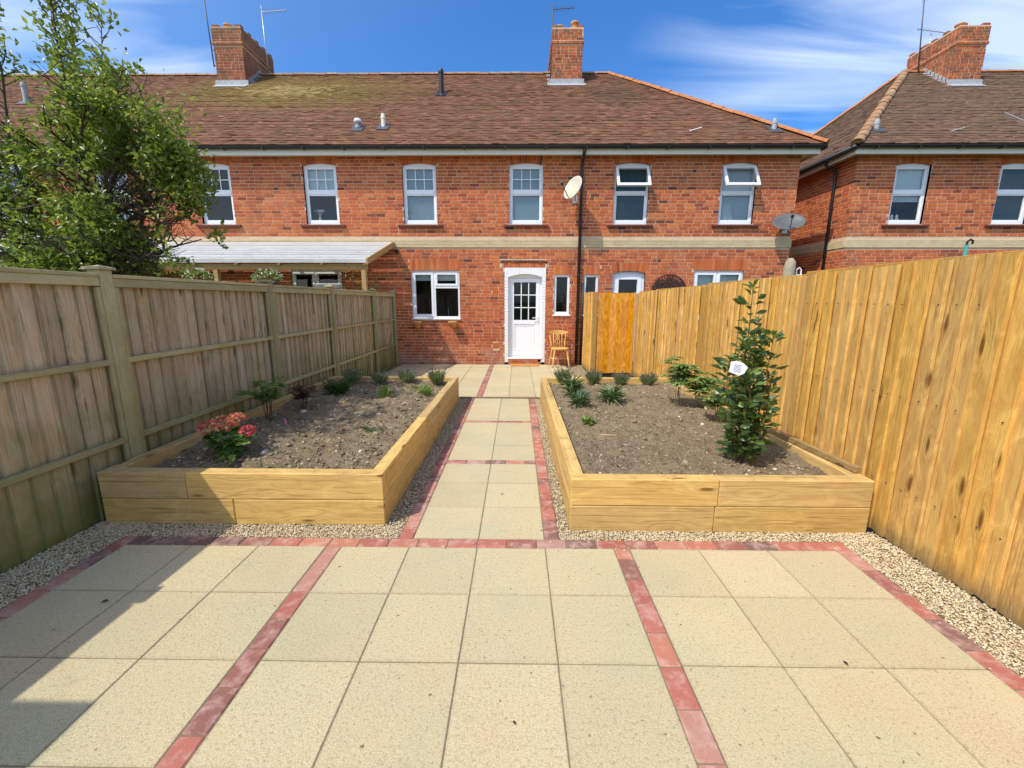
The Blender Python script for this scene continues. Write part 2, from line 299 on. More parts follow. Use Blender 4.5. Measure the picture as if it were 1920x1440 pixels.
def leafmat(name, stops, rough=.45, trans=.35, spec=.5):
    g = G(name, rough, spec); t = g.t; var = g.attr(); c = g.ramp(var, stops); g.color(c)
    tl = g.n('ShaderNodeBsdfTranslucent'); t.links.new(g.mix(.5, c, (.30, .42, .05), 'MIX'), tl.inputs[0])
    mx = g.n('ShaderNodeMixShader'); mx.inputs[0].default_value = trans; t.links.new(g.b.outputs[0], mx.inputs[1]); t.links.new(tl.outputs[0], mx.inputs[2])
    t.links.new(mx.outputs[0], t.nodes['Material Output'].inputs[0]); MAT[name] = g.m
leafmat('leaf_tree', [(0, (.07, .11, .02)), (.45, (.17, .235, .035)), (.8, (.29, .36, .05)), (.95, (.40, .44, .07)), (1, (.52, .45, .07))], .35, .48, .6)
leafmat('leaf_bay', [(0, (.035, .075, .025)), (.6, (.09, .165, .045)), (1, (.24, .32, .09))], .32, .25, .6)
leafmat('leaf_bay_tip', [(0, (.08, .14, .035)), (1, (.20, .27, .07))], .4, .3)
leafmat('leaf_palm', [(0, (.11, .19, .05)), (.6, (.21, .32, .09)), (1, (.45, .50, .22))], .4, .3)
leafmat('leaf_lav', [(0, (.16, .19, .11)), (.6, (.27, .31, .165)), (1, (.40, .43, .25))], .7, .5, .2)
leafmat('tip_lav', [(0, (.06, .055, .07)), (1, (.14, .12, .16))], .8, .1, .2)
leafmat('leaf_strap', [(0, (.04, .08, .035)), (.6, (.085, .16, .06)), (1, (.20, .29, .13))], .35, .25, .6)
leafmat('leaf_lime', [(0, (.10, .18, .03)), (1, (.24, .34, .06))], .5, .3)
leafmat('leaf_fern', [(0, (.02, .06, .015)), (1, (.06, .15, .03))], .5, .3)
leafmat('leaf_acer', [(0, (.09, .17, .04)), (.6, (.18, .28, .06)), (1, (.32, .38, .09))], .5, .35)
leafmat('leaf_red', [(0, (.05, .012, .016)), (1, (.13, .03, .035))], .5, .25)
leafmat('leaf_hyd', [(0, (.05, .12, .03)), (.7, (.12, .25, .05)), (1, (.26, .38, .08))], .4, .3)
leafmat('petal', [(0, (.68, .05, .10)), (.35, (.78, .13, .17)), (.6, (.82, .38, .16)), (.8, (.80, .62, .20)), (1, (.80, .30, .32))], .6, .25, .2)
leafmat('petal_white', [(0, (.6, .62, .5)), (1, (.85, .85, .78))], .6, .3, .2)

# ------------------------------------------------------------------ mesh helpers
def wloc(o):
    v = Vector((0, 0, 0))
    while o is not None: v = v + o.location; o = o.parent
    return v
class MB:
    def __init__(s): s.v = []; s.f = []; s.a = []
    def add(s, vs, fs, var=.5):
        k = len(s.v); s.v.extend(vs); s.f.extend([tuple(i + k for i in f) for f in fs]); s.a.extend([var] * len(fs)); return s
    def box(s, x0, x1, y0, y1, z0, z1, var=.5):
        return s.add([(x0, y0, z0), (x1, y0, z0), (x1, y1, z0), (x0, y1, z0), (x0, y0, z1), (x1, y0, z1), (x1, y1, z1), (x0, y1, z1)],
                     [(0, 3, 2, 1), (4, 5, 6, 7), (0, 1, 5, 4), (1, 2, 6, 5), (2, 3, 7, 6), (3, 0, 4, 7)], var)
    def cbox(s, x0, x1, y0, y1, z0, z1, b=.004, var=.5):
        """box with chamfered edges"""
        vs = []; X = (x0, x1); Y = (y0, y1); Z = (z0, z1); idx = {}
        for i in (0, 1):
            for j in (0, 1):
                for k in (0, 1):
                    sx, sy, sz = (1 - 2 * i), (1 - 2 * j), (1 - 2 * k)
                    idx[i, j, k, 0] = len(vs); vs.append((X[i], Y[j] + sy * b, Z[k] + sz * b))
                    idx[i, j, k, 1] = len(vs); vs.append((X[i] + sx * b, Y[j], Z[k] + sz * b))
                    idx[i, j, k, 2] = len(vs); vs.append((X[i] + sx * b, Y[j] + sy * b, Z[k]))
        fs = []
        for i in (0, 1):
            q = [idx[i, 0, 0, 0], idx[i, 1, 0, 0], idx[i, 1, 1, 0], idx[i, 0, 1, 0]]; fs.append(tuple(q if i else q[::-1]))
            q = [idx[0, i, 0, 1], idx[1, i, 0, 1], idx[1, i, 1, 1], idx[0, i, 1, 1]]; fs.append(tuple(q[::-1] if i else q))
            q = [idx[0, 0, i, 2], idx[1, 0, i, 2], idx[1, 1, i, 2], idx[0, 1, i, 2]]; fs.append(tuple(q if i else q[::-1]))
        for a in (0, 1):
            for b2 in (0, 1):
                for (e, (ia, ib)) in ((0, (1, 2)), (1, (0, 2)), (2, (0, 1))):
                    def c(t): l = [a, b2]; l.insert(e, t); return tuple(l)
                    fs.append((idx[c(0) + (ia,)], idx[c(1) + (ia,)], idx[c(1) + (ib,)], idx[c(0) + (ib,)]))
        for i in (0, 1):
            for j in (0, 1):
                for k in (0, 1): fs.append((idx[i, j, k, 0], idx[i, j, k, 1], idx[i, j, k, 2]))
        return s.add(vs, fs, var)
    def tube(s, pts, r, n=8, cap=True, var=.5):
        pts = [Vector(p) for p in pts]; k0 = len(s.v); rr = r if isinstance(r, (list, tuple)) else [r] * len(pts)
        up = Vector((0, 0, 1)); prev = None; vs = []; fs = []
        for i, p in enumerate(pts):
            t = (pts[min(i + 1, len(pts) - 1)] - pts[max(i - 1, 0)]).normalized()
            if prev is None: a = t.cross(up if abs(t.z) < .9 else Vector((1, 0, 0))).normalized()
            else: a = (prev - t * prev.dot(t)).normalized()
            prev = a; b = t.cross(a)
            for j in range(n):
                w = 2 * PI * j / n; q = p + (a * math.cos(w) + b * math.sin(w)) * rr[i]; vs.append(tuple(q))
        for i in range(len(pts) - 1):
            for j in range(n): fs.append((i * n + j, i * n + (j + 1) % n, (i + 1) * n + (j + 1) % n, (i + 1) * n + j))
        if cap: fs.append(tuple(range(n))[::-1]); fs.append(tuple(range((len(pts) - 1) * n, len(pts) * n)))
        return s.add(vs, fs, var)
    def lathe(s, prof, cx=0, cy=0, n=16, var=.5, cap=True):
        vs = []; fs = []
        for (r, z) in prof:
            for j in range(n): a = 2 * PI * j / n; vs.append((cx + r * math.cos(a), cy + r * math.sin(a), z))
        for i in range(len(prof) - 1):
            for j in range(n): fs.append((i * n + j, i * n + (j + 1) % n, (i + 1) * n + (j + 1) % n, (i + 1) * n + j))
        if cap: fs.append(tuple(range(n))[::-1]); fs.append(tuple(range((len(prof) - 1) * n, len(prof) * n)))
        return s.add(vs, fs, var)
    def prism(s, poly, axis, a, b, var=.5):
        """polygon in the two other axes, extruded along axis from a to b"""
        n = len(poly); vs = []
        for t in (a, b):
            for (p, q) in poly: vs.append({'x': (t, p, q), 'y': (p, t, q), 'z': (p, q, t)}[axis])
        fs = [tuple(range(n))[::-1], tuple(range(n, 2 * n))] + [(i, (i + 1) % n, n + (i + 1) % n, n + i) for i in range(n)]
        return s.add(vs, fs, var)
    def mesh(s, name, smooth=False, attr=True):
        me = bpy.data.meshes.new(name); me.from_pydata([tuple(v) for v in s.v], [], s.f)
        if attr:
            at = me.attributes.new('var', 'FLOAT', 'FACE'); at.data.foreach_set('value', np.array(s.a, dtype=np.float32))
        if smooth: me.polygons.foreach_set('use_smooth', [True] * len(me.polygons))
        me.update(); return me
    def build(s, name, mat, parent=None, smooth=False, world=True, fixn=False):
        me = s.mesh(name, smooth)
        if fixn:
            bm = bmesh.new(); bm.from_mesh(me); bmesh.ops.recalc_face_normals(bm, faces=bm.faces); bm.to_mesh(me); bm.free()
        me.materials.append(MAT[mat]); return link(name, me, parent, world=world)
def link(name, me, parent=None, loc=None, world=True, rot=None):
    o = bpy.data.objects.new(name, me); COL.objects.link(o); o.parent = parent
    if loc is not None: o.location = Vector(loc) - (wloc(parent) if (parent and world) else Vector())
    elif parent is not None and world: o.location = -wloc(parent)
    if rot: o.rotation_euler = rot
    return o
def tag(o, label=None, cat=None, group=None, kind=None):
    for k, v in (('label', label), ('category', cat), ('group', group), ('kind', kind)):
        if v: o[k] = v
    return o
def empty(name, loc, label=None, cat=None, group=None, kind=None, rz=0):
    o = bpy.data.objects.new(name, None); COL.objects.link(o); o.location = loc; o.empty_display_size = .1
    if rz: o.rotation_euler.z = rz
    return tag(o, label, cat, group, kind)

# ------------------------------------------------------------------ ground
def grid_sheet(name, x0, x1, y0, y1, z, mat, kind):
    m = MB(); m.add([(x0, y0, z), (x1, y0, z), (x1, y1, z), (x0, y1, z)], [(0, 1, 2, 3)])
    return tag(m.build(name, mat), kind=kind)
grid_sheet('ground', -400, 400, -400, 400, -.06, 'earth', 'structure')
S = .452; GAP = .0045; Y0 = 2.523
patio = empty('patio', (0, 1.5, 0), kind='structure'); path = empty('path', (0, 4.5, 0), kind='structure'); upper = empty('upper_patio', (0, 8.5, 0), kind='structure')
MB().box(-2.47, 2.47, -2.4, 2.63, -.055, -.005).build('bedding', 'bedding', patio)
MB().box(-.557, .557, 2.632, 6.86, -.055, -.005).build('bedding', 'bedding', path)
MB().box(-2.80, 1.86, 6.865, 10.66, -.055, .005).build('bedding', 'bedding', upper)
_sl = {}
def slab_mesh(w, d, mat='slab', b=.004):
    k = (round(w, 3), round(d, 3), mat)
    if k not in _sl:
        m = MB(); m.cbox(-w / 2, w / 2, -d / 2, d / 2, -.05, 0, b); me = m.mesh('piece'); me.materials.append(MAT[mat]); _sl[k] = me
    return _sl[k]
def piece(kind, parent, x0, x1, y0, y1, z=0., jit=.0012):
    w, d = x1 - x0 - GAP, y1 - y0 - GAP
    me = slab_mesh(w, d, 'slab' if kind == 'slab' else 'paver', .0035 if kind == 'slab' else .006)
    o = link(kind, me, parent, ((x0 + x1) / 2, (y0 + y1) / 2, z + random.uniform(-jit, jit)))
    o.rotation_euler = (random.gauss(0, .0012), random.gauss(0, .0012), random.gauss(0, .0012)); return o
def run(parent, axis, fixed0, fixed1, a, b, unit=.2, start=None, z=.001):
    """row of pavers laid end to end"""
    p = a
    first = start
    while p < b - .02:
        l = first if first else unit
        first = None; e = min(p + l, b)
        if b - e < .05: e = b
        if axis == 'y': piece('paver', parent, fixed0, fixed1, p, e, z, .002)
        else: piece('paver', parent, p, e, fixed0, fixed1, z, .002)
        p = e
B = .104
cols = [(-2 * S, -S), (-S, 0), (0, S), (S, 2 * S)] + [(-2 * S - B - (i + 1) * S, -2 * S - B - i * S) for i in range(3)] + [(2 * S + B + i * S, 2 * S + B + (i + 1) * S) for i in range(3)]
for r in range(11):
    for (a, b) in cols: piece('slab', patio, a, b, Y0 - (r + 1) * S, Y0 - r * S)
run(patio, 'y', -2 * S - B, -2 * S, Y0 - 11 * S, Y0, start=.13); run(patio, 'y', 2 * S, 2 * S + B, Y0 - 11 * S, Y0, start=.06)
XE = 5 * S + B
run(patio, 'y', -XE - B, -XE, Y0 - 11 * S, Y0 + B, start=.11); run(patio, 'y', XE, XE + B, Y0 - 11 * S, Y0 + B, start=.17)
run(patio, 'x', Y0, Y0 + B, -XE, XE, start=.16)
ys = Y0 + B
rows = [ys, 3.080, 3.532, 3.984]
for i in range(3):
    for a, b in ((-S, 0), (0, S)): piece('slab', path, a, b, rows[i], rows[i + 1])
run(path, 'x', 3.984, 4.084, -S, S, start=.2)
rows = [4.084, 4.536, 4.988, 5.440]
for i in range(3):
    for a, b in ((-S, 0), (0, S)): piece('slab', path, a, b, rows[i], rows[i + 1])
run(path, 'x', 5.440, 5.540, -S, S, start=.17)
for a, b, rr in ((-S, 0, (5.54, 5.992, 6.42, 6.86)), (0, S, (5.54, 5.96, 6.40, 6.86))):
    for i in range(3): piece('slab', path, a, b, rr[i], rr[i + 1])
for a, b in ((-S - B, -S), (S, S + B)): run(path, 'y', a, b, ys, 6.86, unit=.2 if a < 0 else .15, start=.12)
# upper patio: a slim kerb, one brick strip, slabs
MB().cbox(-.70, .63, 6.866, 6.905, -.05, .022, .004).build('kerb', 'bedding', upper)
SX = -.43
run(upper, 'y', SX, SX + .10, 6.91, 10.62, z=.013)
ucols = [(SX + .10 + i * S, SX + .10 + (i + 1) * S) for i in range(4)] + [(SX - (i + 1) * S, SX - i * S) for i in range(5)]
for (a, b) in ucols:
    a = max(a, -2.80)
    y = 6.91
    while y < 10.6:
        e = min(y + S, 10.64)
        if 10.64 - e < .12: e = 10.64
        if not (a > 1.3 and y < 10.3 and y > 8.7): piece('slab', upper, a, b, y, e, .012)
        y = e

# gravel: angular pebbles, far too many to count
def rock_mesh(name, P, R, var, mat, kind='stuff', flat=.7, label=None, parent=None):
    ico_v = []; ph = (1 + 5 ** .5) / 2
    for a, b in ((-1, ph), (1, ph), (-1, -ph), (1, -ph)): ico_v.append((a, b, 0))
    for a, b in ((-1, ph), (1, ph), (-1, -ph), (1, -ph)): ico_v.append((0, a, b))
    for a, b in ((ph, -1), (ph, 1), (-ph, -1), (-ph, 1)): ico_v.append((a, 0, b))
    iv = np.array(ico_v) / math.sqrt(1 + ph * ph)
    fi = np.array([(0, 11, 5), (0, 5, 1), (0, 1, 7), (0, 7, 10), (0, 10, 11), (1, 5, 9), (5, 11, 4), (11, 10, 2), (10, 7, 6), (7, 1, 8), (3, 9, 4), (3, 4, 2), (3, 2, 6), (3, 6, 8), (3, 8, 9), (4, 9, 5), (2, 4, 11), (6, 2, 10), (8, 6, 7), (9, 8, 1)])
    n = len(P); sc_ = rng.uniform(.65, 1.25, (n, 1, 3)) * np.array([1, 1, flat]); jit = rng.uniform(.8, 1.15, (n, 12, 1))
    V = iv[None] * jit * sc_ * R[:, None, None]
    a = rng.uniform(0, 2 * PI, n); t = rng.normal(0, .35, n)
    ca, sa, ct, st = np.cos(a), np.sin(a), np.cos(t), np.sin(t)
    x, y, z = V[..., 0], V[..., 1], V[..., 2]
    y, z = y * ct[:, None] - z * st[:, None], y * st[:, None] + z * ct[:, None]
    x, y = x * ca[:, None] - y * sa[:, None], x * sa[:, None] + y * ca[:, None]
    V = np.stack([x, y, z], -1) + P[:, None, :]
    F = (fi[None] + (np.arange(n) * 12)[:, None, None]).reshape(-1, 3)
    me = bpy.data.meshes.new(name); me.vertices.add(n * 12); me.vertices.foreach_set('co', V.reshape(-1).astype(np.float32))
    me.loops.add(len(F) * 3); me.loops.foreach_set('vertex_index', F.reshape(-1).astype(np.int32)); me.polygons.add(len(F))
    me.polygons.foreach_set('loop_start', np.arange(0, len(F) * 3, 3, dtype=np.int32)); me.polygons.foreach_set('loop_total', np.full(len(F), 3, dtype=np.int32))
    at = me.attributes.new('var', 'FLOAT', 'FACE'); at.data.foreach_set('value', np.repeat(var, 20).astype(np.float32)); me.update(calc_edges=True); me.materials.append(MAT[mat])
    o = link(name, me, parent); tag(o, label=label, kind=kind); return o
gp = []
def scatter(x0, x1, y0, y1, dens, zt=-.004):
    n = int((x1 - x0) * (y1 - y0) * dens); a = rng.uniform(size=(n, 3)); a[:, 0] = x0 + a[:, 0] * (x1 - x0); a[:, 1] = y0 + a[:, 1] * (y1 - y0); a[:, 2] = zt + rng.uniform(-.009, .006, n); gp.append(a)
scatter(XE + B, 2.80, .9, 2.76, 16500); scatter(-2.82, -XE - B, .9, 2.82, 16500)
scatter(-2.72, -.56, ys, 2.80, 16500); scatter(.557, 2.72, ys, 2.745, 16500)
scatter(-.71, -.557, 2.80, 6.85, 7500); scatter(.557, .64, 2.745, 6.85, 7500)
scatter(XE + B, 2.80, -2.4, .9, 2500); scatter(-2.82, -XE - B, -2.4, .9, 2500)
scatter(1.35, 1.86, 8.7, 10.3, 4500, .0); scatter(1.5, 1.9, 10.3, 10.6, 4500, .0)
for x0, x1, y0, y1 in ((2.30, XE + B, .9, 2.6), (-XE - B, -2.3, .9, 2.6), (-.56, -.35, 2.7, 6.5), (.40, .557, 2.7, 6.5)): scatter(x0, x1, y0, y1, 34, .006)
scatter(-2.3, 2.3, 2.50, 2.63, 70, .006)
gp = np.concatenate(gp)
rock_mesh('gravel', gp, rng.uniform(.0038, .0078, len(gp)), np.clip(rng.normal(.55, .25, len(gp)), 0, 1), 'pebble', label='cream gravel filling the strips beside paving and beds')
gb = MB()
for x0, x1, y0, y1 in ((XE + B, 2.81, -2.4, 2.745), (-2.83, -XE - B, -2.4, 2.80), (-2.72, -.557, ys + .001, 2.80), (.557, 2.72, ys + .001, 2.745), (-.71, -.559, 2.8, 6.86), (.559, .64, 2.745, 6.86)):
    gb.add([(x0, y0, -.012), (x1, y0, -.012), (x1, y1, -.012), (x0, y1, -.012)], [(0, 1, 2, 3)])
tag(gb.build('gravel_bed', 'bedding'), kind='structure')

# ------------------------------------------------------------------ raised beds
def bed(x0, x1, y0, y1, label, joints, right):
    r = empty('raised_bed', ((x0 + x1) / 2, (y0 + y1) / 2, 0), label, 'raised bed', 'raised sleeper beds'); T = .10
    def sl(ax, a0, a1, b0, b1, z0, z1):
        m = MB(); l = (a1 - a0) / 2
        if ax == 'x': m.cbox(-l, l, -T / 2, T / 2, 0, z1 - z0, .005); p = ((a0 + a1) / 2, (b0 + b1) / 2, z0)
        else: m.cbox(-T / 2, T / 2, -l, l, 0, z1 - z0, .005); p = ((b0 + b1) / 2, (a0 + a1) / 2, z0)
        me = m.mesh('sleeper'); me.materials.append(MAT['sleeper_' + ax]); link('sleeper', me, r, p).rotation_euler.z = random.gauss(0, .0015)
    for row in (0, 1):
        z0 = row * .202 - .01; z1 = z0 + .199
        jf = joints[row]
        sl('x', x0, jf - .002, y0, y0 + T, z0, z1); sl('x', jf + .002, x1, y0, y0 + T, z0, z1)          # front
        jb = x0 + (.9 if row else 1.2)
        sl('x', x0, jb - .002, y1 - T, y1, z0, z1); sl('x', jb + .002, x1, y1 - T, y1, z0, z1)          # back
        for side, xa in ((0, x0), (1, x1 - T)):
            j = y0 + T + (2.35 if (row + side) % 2 else 1.4)
            sl('y', y0 + T + .003, j - .002, xa, xa + T, z0, z1); sl('y', j + .002, y1 - T - .003, xa, xa + T, z0, z1)
    # soil: an uneven raked surface plus clods
    nx, ny = 90, 170; X = np.linspace(x0 + T - .01, x1 - T + .01, nx); Y = np.linspace(y0 + T - .01, y1 - T + .01, ny)
    from mathutils import noise as mn
    vs = []; rowsy = []
    for j in range(ny):
        for i in range(nx):
            p = Vector((X[i], Y[j], right * 9.)); h = mn.fractal(p * 2.2, 1., 2.2, 5) * .034 + mn.fractal(p * 9, .8, 2.1, 4) * .026
            h += .020 * math.sin((X[i] * .5 + Y[j] * 4.) + 1.5 * mn.noise(p * .8)) * (0 if right else 1)
            ed = min((X[i] - x0 - T) / .25, (x1 - T - X[i]) / .25, (Y[j] - y0 - T) / .25, (y1 - T - Y[j]) / .25, 1); vs.append((X[i], Y[j], .335 + h * 1.1 - .02 * (1 - max(ed, 0))))
    fs = [(j * nx + i, j * nx + i + 1, (j + 1) * nx + i + 1, (j + 1) * nx + i) for j in range(ny - 1) for i in range(nx - 1)]
    m = MB(); m.add(vs, fs); so = m.build('soil', 'soil', smooth=True); tag(so, 'dark crumbly soil in the ' + ('right' if right else 'left') + ' raised bed', None, None, 'stuff')
    n = 9000; P = rng.uniform(size=(n, 3)); P[:, 0] = x0 + T + P[:, 0] * (x1 - x0 - 2 * T); P[:, 1] = y0 + T + P[:, 1] ** 1.3 * (y1 - y0 - 2 * T)
    ii = np.clip(((P[:, 0] - X[0]) / (X[1] - X[0])).astype(int), 0, nx - 1); jj = np.clip(((P[:, 1] - Y[0]) / (Y[1] - Y[0])).astype(int), 0, ny - 1)
    H = np.array([v[2] for v in vs]).reshape(ny, nx); P[:, 2] = H[jj, ii] + .001
    R = rng.lognormal(-5.0, .55, n).clip(.002, .04) * (.85 if right else 1.15)
    var = np.clip(rng.normal(.45, .22, n), 0, .9); var[rng.uniform(size=n) < .025] = .97
    rock_mesh('soil_clods', P, R, var, 'clod', label='loose clods and pale flints on the ' + ('right' if right else 'left') + ' bed')
    return r
bed(-2.765, -.70, 2.80, 6.75, 'timber sleeper bed beside the grey fence, holding hydrangea and lavender', (-1.80, -2.13), 0)
bed(.64, 2.735, 2.745, 6.75, 'timber sleeper bed beside the golden fence, holding the bay bush', (1.655, 1.67), 1)
def SZ(): return .335

# ------------------------------------------------------------------ left fence
lf = empty('panel_fence', (-2.84, 6, 0), 'weathered grey close board fence with green rails and capped posts', 'fence', 'garden boundary fences')
def board_mesh(name, w, h, t0, t1, mat, nx=1, axis='y', bow=0., flip=False):
    """feather edge board, thin edge first; local z runs up"""
    m = MB(); w2 = w / 2
    poly = [(-w2, 0), (w2, 0), (w2, t1), (-w2, t0)] if not flip else [(-w2, 0), (w2, 0), (w2, t0), (-w2, t1)]      # (across, depth)
    vs = []; zs = (0, h * .35, h * .7, h)
    for k, z in enumerate(zs):
        o = bow * math.sin(PI * z / h)
        for (a, d) in poly: vs.append((d + o, a, z) if axis == 'y' else (a, -d + o, z))
    fs = [(3, 2, 1, 0), tuple(12 + i for i in range(4))]
    for k in range(3): fs += [(k * 4 + i, k * 4 + (i + 1) % 4, k * 4 + 4 + (i + 1) % 4, k * 4 + 4 + i) for i in range(4)]
    m.add(vs, fs); me = m.mesh(name); me.materials.append(MAT[mat]); return me
LP = [-.95, 1.17, 3.17, 5.28, 7.02, 9.12, 10.62]
lboards = [board_mesh('board', .158 + d, 1.80, .008, .022, 'weathered', bow=b, flip=True) for d, b in ((0, 0), (.004, .004), (-.003, -.003), (.007, .002))]
post_m = MB(); post_m.cbox(-.05, .05, -.05, .05, 0, 1.845, .006); post_me = post_m.mesh('post'); post_me.materials.append(MAT['weathered_post'])
cap_m = MB(); cap_m.add([(-.066, -.066, 0), (.066, -.066, 0), (.066, .066, 0), (-.066, .066, 0), (-.066, -.066, .018), (.066, -.066, .018), (.066, .066, .018), (-.066, .066, .018), (0, 0, .036)],
                        [(3, 2, 1, 0), (0, 1, 5, 4), (1, 2, 6, 5), (2, 3, 7, 6), (3, 0, 4, 7), (4, 5, 8), (5, 6, 8), (6, 7, 8), (7, 4, 8)])
cap_me = cap_m.mesh('post_cap'); cap_me.materials.append(MAT['weathered_post'])
for i, y in enumerate(LP):
    p = link('post', post_me, lf, (-2.835, y, -.02)); p.rotation_euler = (random.gauss(0, .004), random.gauss(0, .004), 0)
    c = bpy.data.objects.new('post_cap', cap_me); COL.objects.link(c); c.parent = p; c.location = (0, 0, 1.846)
for a, b in zip(LP[:-1], LP[1:]):
    ya, yb = a + .052, b - .052; L = yb - ya
    def rail(nm, x0, x1, z0, z1):
        m = MB(); m.cbox(x0, x1, -L / 2, L / 2, z0, z1, .004); me = m.mesh(nm); me.materials.append(MAT['weathered_rail']); link(nm, me, lf, (-2.835, (ya + yb) / 2, 0)).rotation_euler.x = random.gauss(0, .0018)
    rail('cap_rail', -.03, .052, 1.772, 1.80); rail('top_rail', .012, .044, 1.705, 1.770); rail('rail', .006, .044, 1.125, 1.168); rail('rail', .006, .044, .51, .555)
    for yy in (ya + .018, yb - .018):
        m = MB(); m.cbox(-.014, .014, -.017, .017, 0, 1.70, .003); me = m.mesh('batten'); me.materials.append(MAT['weathered_post']); link('batten', me, lf, (-2.835 + .026, yy, .0))
    n = round(L / .125); st = L / n
    for k in range(n):
        o = link('board', random.choice(lboards), lf, (-2.862, ya + (k + .5) * st, -.035 + random.uniform(-.006, .006))); o.rotation_euler = (random.gauss(0, .004), random.gauss(0, .002), .10)
# neighbour's shed beyond the fence, out of frame, whose flat roof shades the patio corner
sh = empty('garden_shed', (-3.9, -1.0, 0), 'flat roofed timber shed beyond the weathered fence shading the patio corner', 'shed')
MB().box(-4.8, -2.98, -2.1, .08, 0, 2.56).build('wall', 'weathered', sh); MB().cbox(-4.9, -2.905, -2.2, .165, 2.565, 2.65, .006).build('roof', 'lead', sh)
MB().cbox(-4.3, -3.5, .082, .11, .05, 1.95, .004).build('door', 'weathered_post', sh)

# ------------------------------------------------------------------ right fence
rf = empty('board_fence', (2.82, 6, 0), 'new golden feather edge board fence with tall upright boards', 'fence', 'garden boundary fences')
def rtop(y): return 1.80 + (9.2 - y) * .0105
rbm = {}
def rboard(y, x=2.80, parent=rf, w=.150, mat='fresh_board', h=None, rot=PI):
    h = h or rtop(y) - .015; k = (round(h / .012), random.randint(0, 2), mat)
    if k not in rbm: rbm[k] = board_mesh('board', w, k[0] * .012, .007, .024, mat, bow=(.0, .006, -.006)[k[1]])
    o = link('board', rbm[k], parent, (x + .02 + random.uniform(0, .003), y, random.uniform(-.006, .012))); o.rotation_euler = (random.gauss(0, .004), random.gauss(0, .003), rot - .11 + random.gauss(0, .014)); return o
RP = [-2.3, -.2, 1.85, 3.90, 5.88, 8.02, 9.13]
for a, b in zip(RP[:-1], RP[1:]):
    L = b - a - .09; n = round(L / .112); st = L / n
    for k in range(n): rboard(a + .045 + (k + .5) * st)
    m = MB(); ym = (a + b) / 2; m.cbox(2.835, 2.86, a, b, rtop(ym) - .03, rtop(ym) + .002, .003); m.build('counter_rail', 'fresh_post', rf)
    for z in (.35, .95, 1.55): MB().cbox(2.824, 2.87, a + .05, b - .05, z, z + .075, .004).build('rail', 'fresh_post', rf)
nm = MB()
for a, b in zip(RP[:-1], RP[1:]):
    L = b - a - .09; n = round(L / .112); st = L / n
    for k in range(n):
        for z in (.39, .99, 1.59):
            yy = a + .045 + (k + .5) * st - .035 + random.gauss(0, .004); nm.lathe([(.0045, 0), (.0045, .004)], 0, 0, 6); q = nm.v[-12:]; nm.v[-12:] = [(2.7925 - p[2], yy + p[0], z + p[1] + random.gauss(0, .0)) for p in q]
tag(nm.build('nail_heads', 'dark_metal', rf), kind='stuff')
for y in RP:
    m = MB(); m.cbox(-.05, .05, -.05, .05, 0, rtop(y) - .012, .005); me = m.mesh('post'); me.materials.append(MAT['fresh_post']); link('post', me, rf, (2.848, y, -.02)).rotation_euler = (random.gauss(0, .003), random.gauss(0, .003), 0)
# return run to the house and gate
rs = empty('return_fence', (1.90, 10, 0), 'short golden board fence between the black downpipe and the orange gate', 'fence', 'garden boundary fences')
for k in range(11): rboard(9.36 + k * .118, x=1.885, parent=rs, h=1.80)
for z in (.35, .95, 1.55): MB().cbox(1.91, 1.955, 9.30, 10.64, z, z + .075, .004).build('rail', 'fresh_post', rs)
for (px_, py_) in ((1.935, 9.25), (1.96, 10.60)):
    m = MB(); m.cbox(-.05, .05, -.05, .05, 0, 1.81, .005); me = m.mesh('post'); me.materials.append(MAT['fresh_post']); link('post', me, rs, (px_, py_, -.01))
gt = empty('garden_gate', (2.38, 9.2, 0), 'orange stained plank gate standing between two golden fence runs', 'gate')
gbm = [board_mesh('board', .134, 1.735, .014, .016, 'gate_board', axis='x', bow=b) for b in (0, .002, -.002)]
for k in range(6): o = link('board', gbm[k % 3], gt, (2.065 + k * .127, 9.215, .045)); o.rotation_euler.z = random.gauss(0, .004)
for z in (.25, .95, 1.55): MB().cbox(2.0, 2.75, 9.218, 9.25, z, z + .08, .003).build('ledge', 'gate_board', gt)
MB().cbox(2.755, 2.79, 9.17, 9.24, 0, 1.79, .004).build('gate_jamb', 'fresh_post', gt)

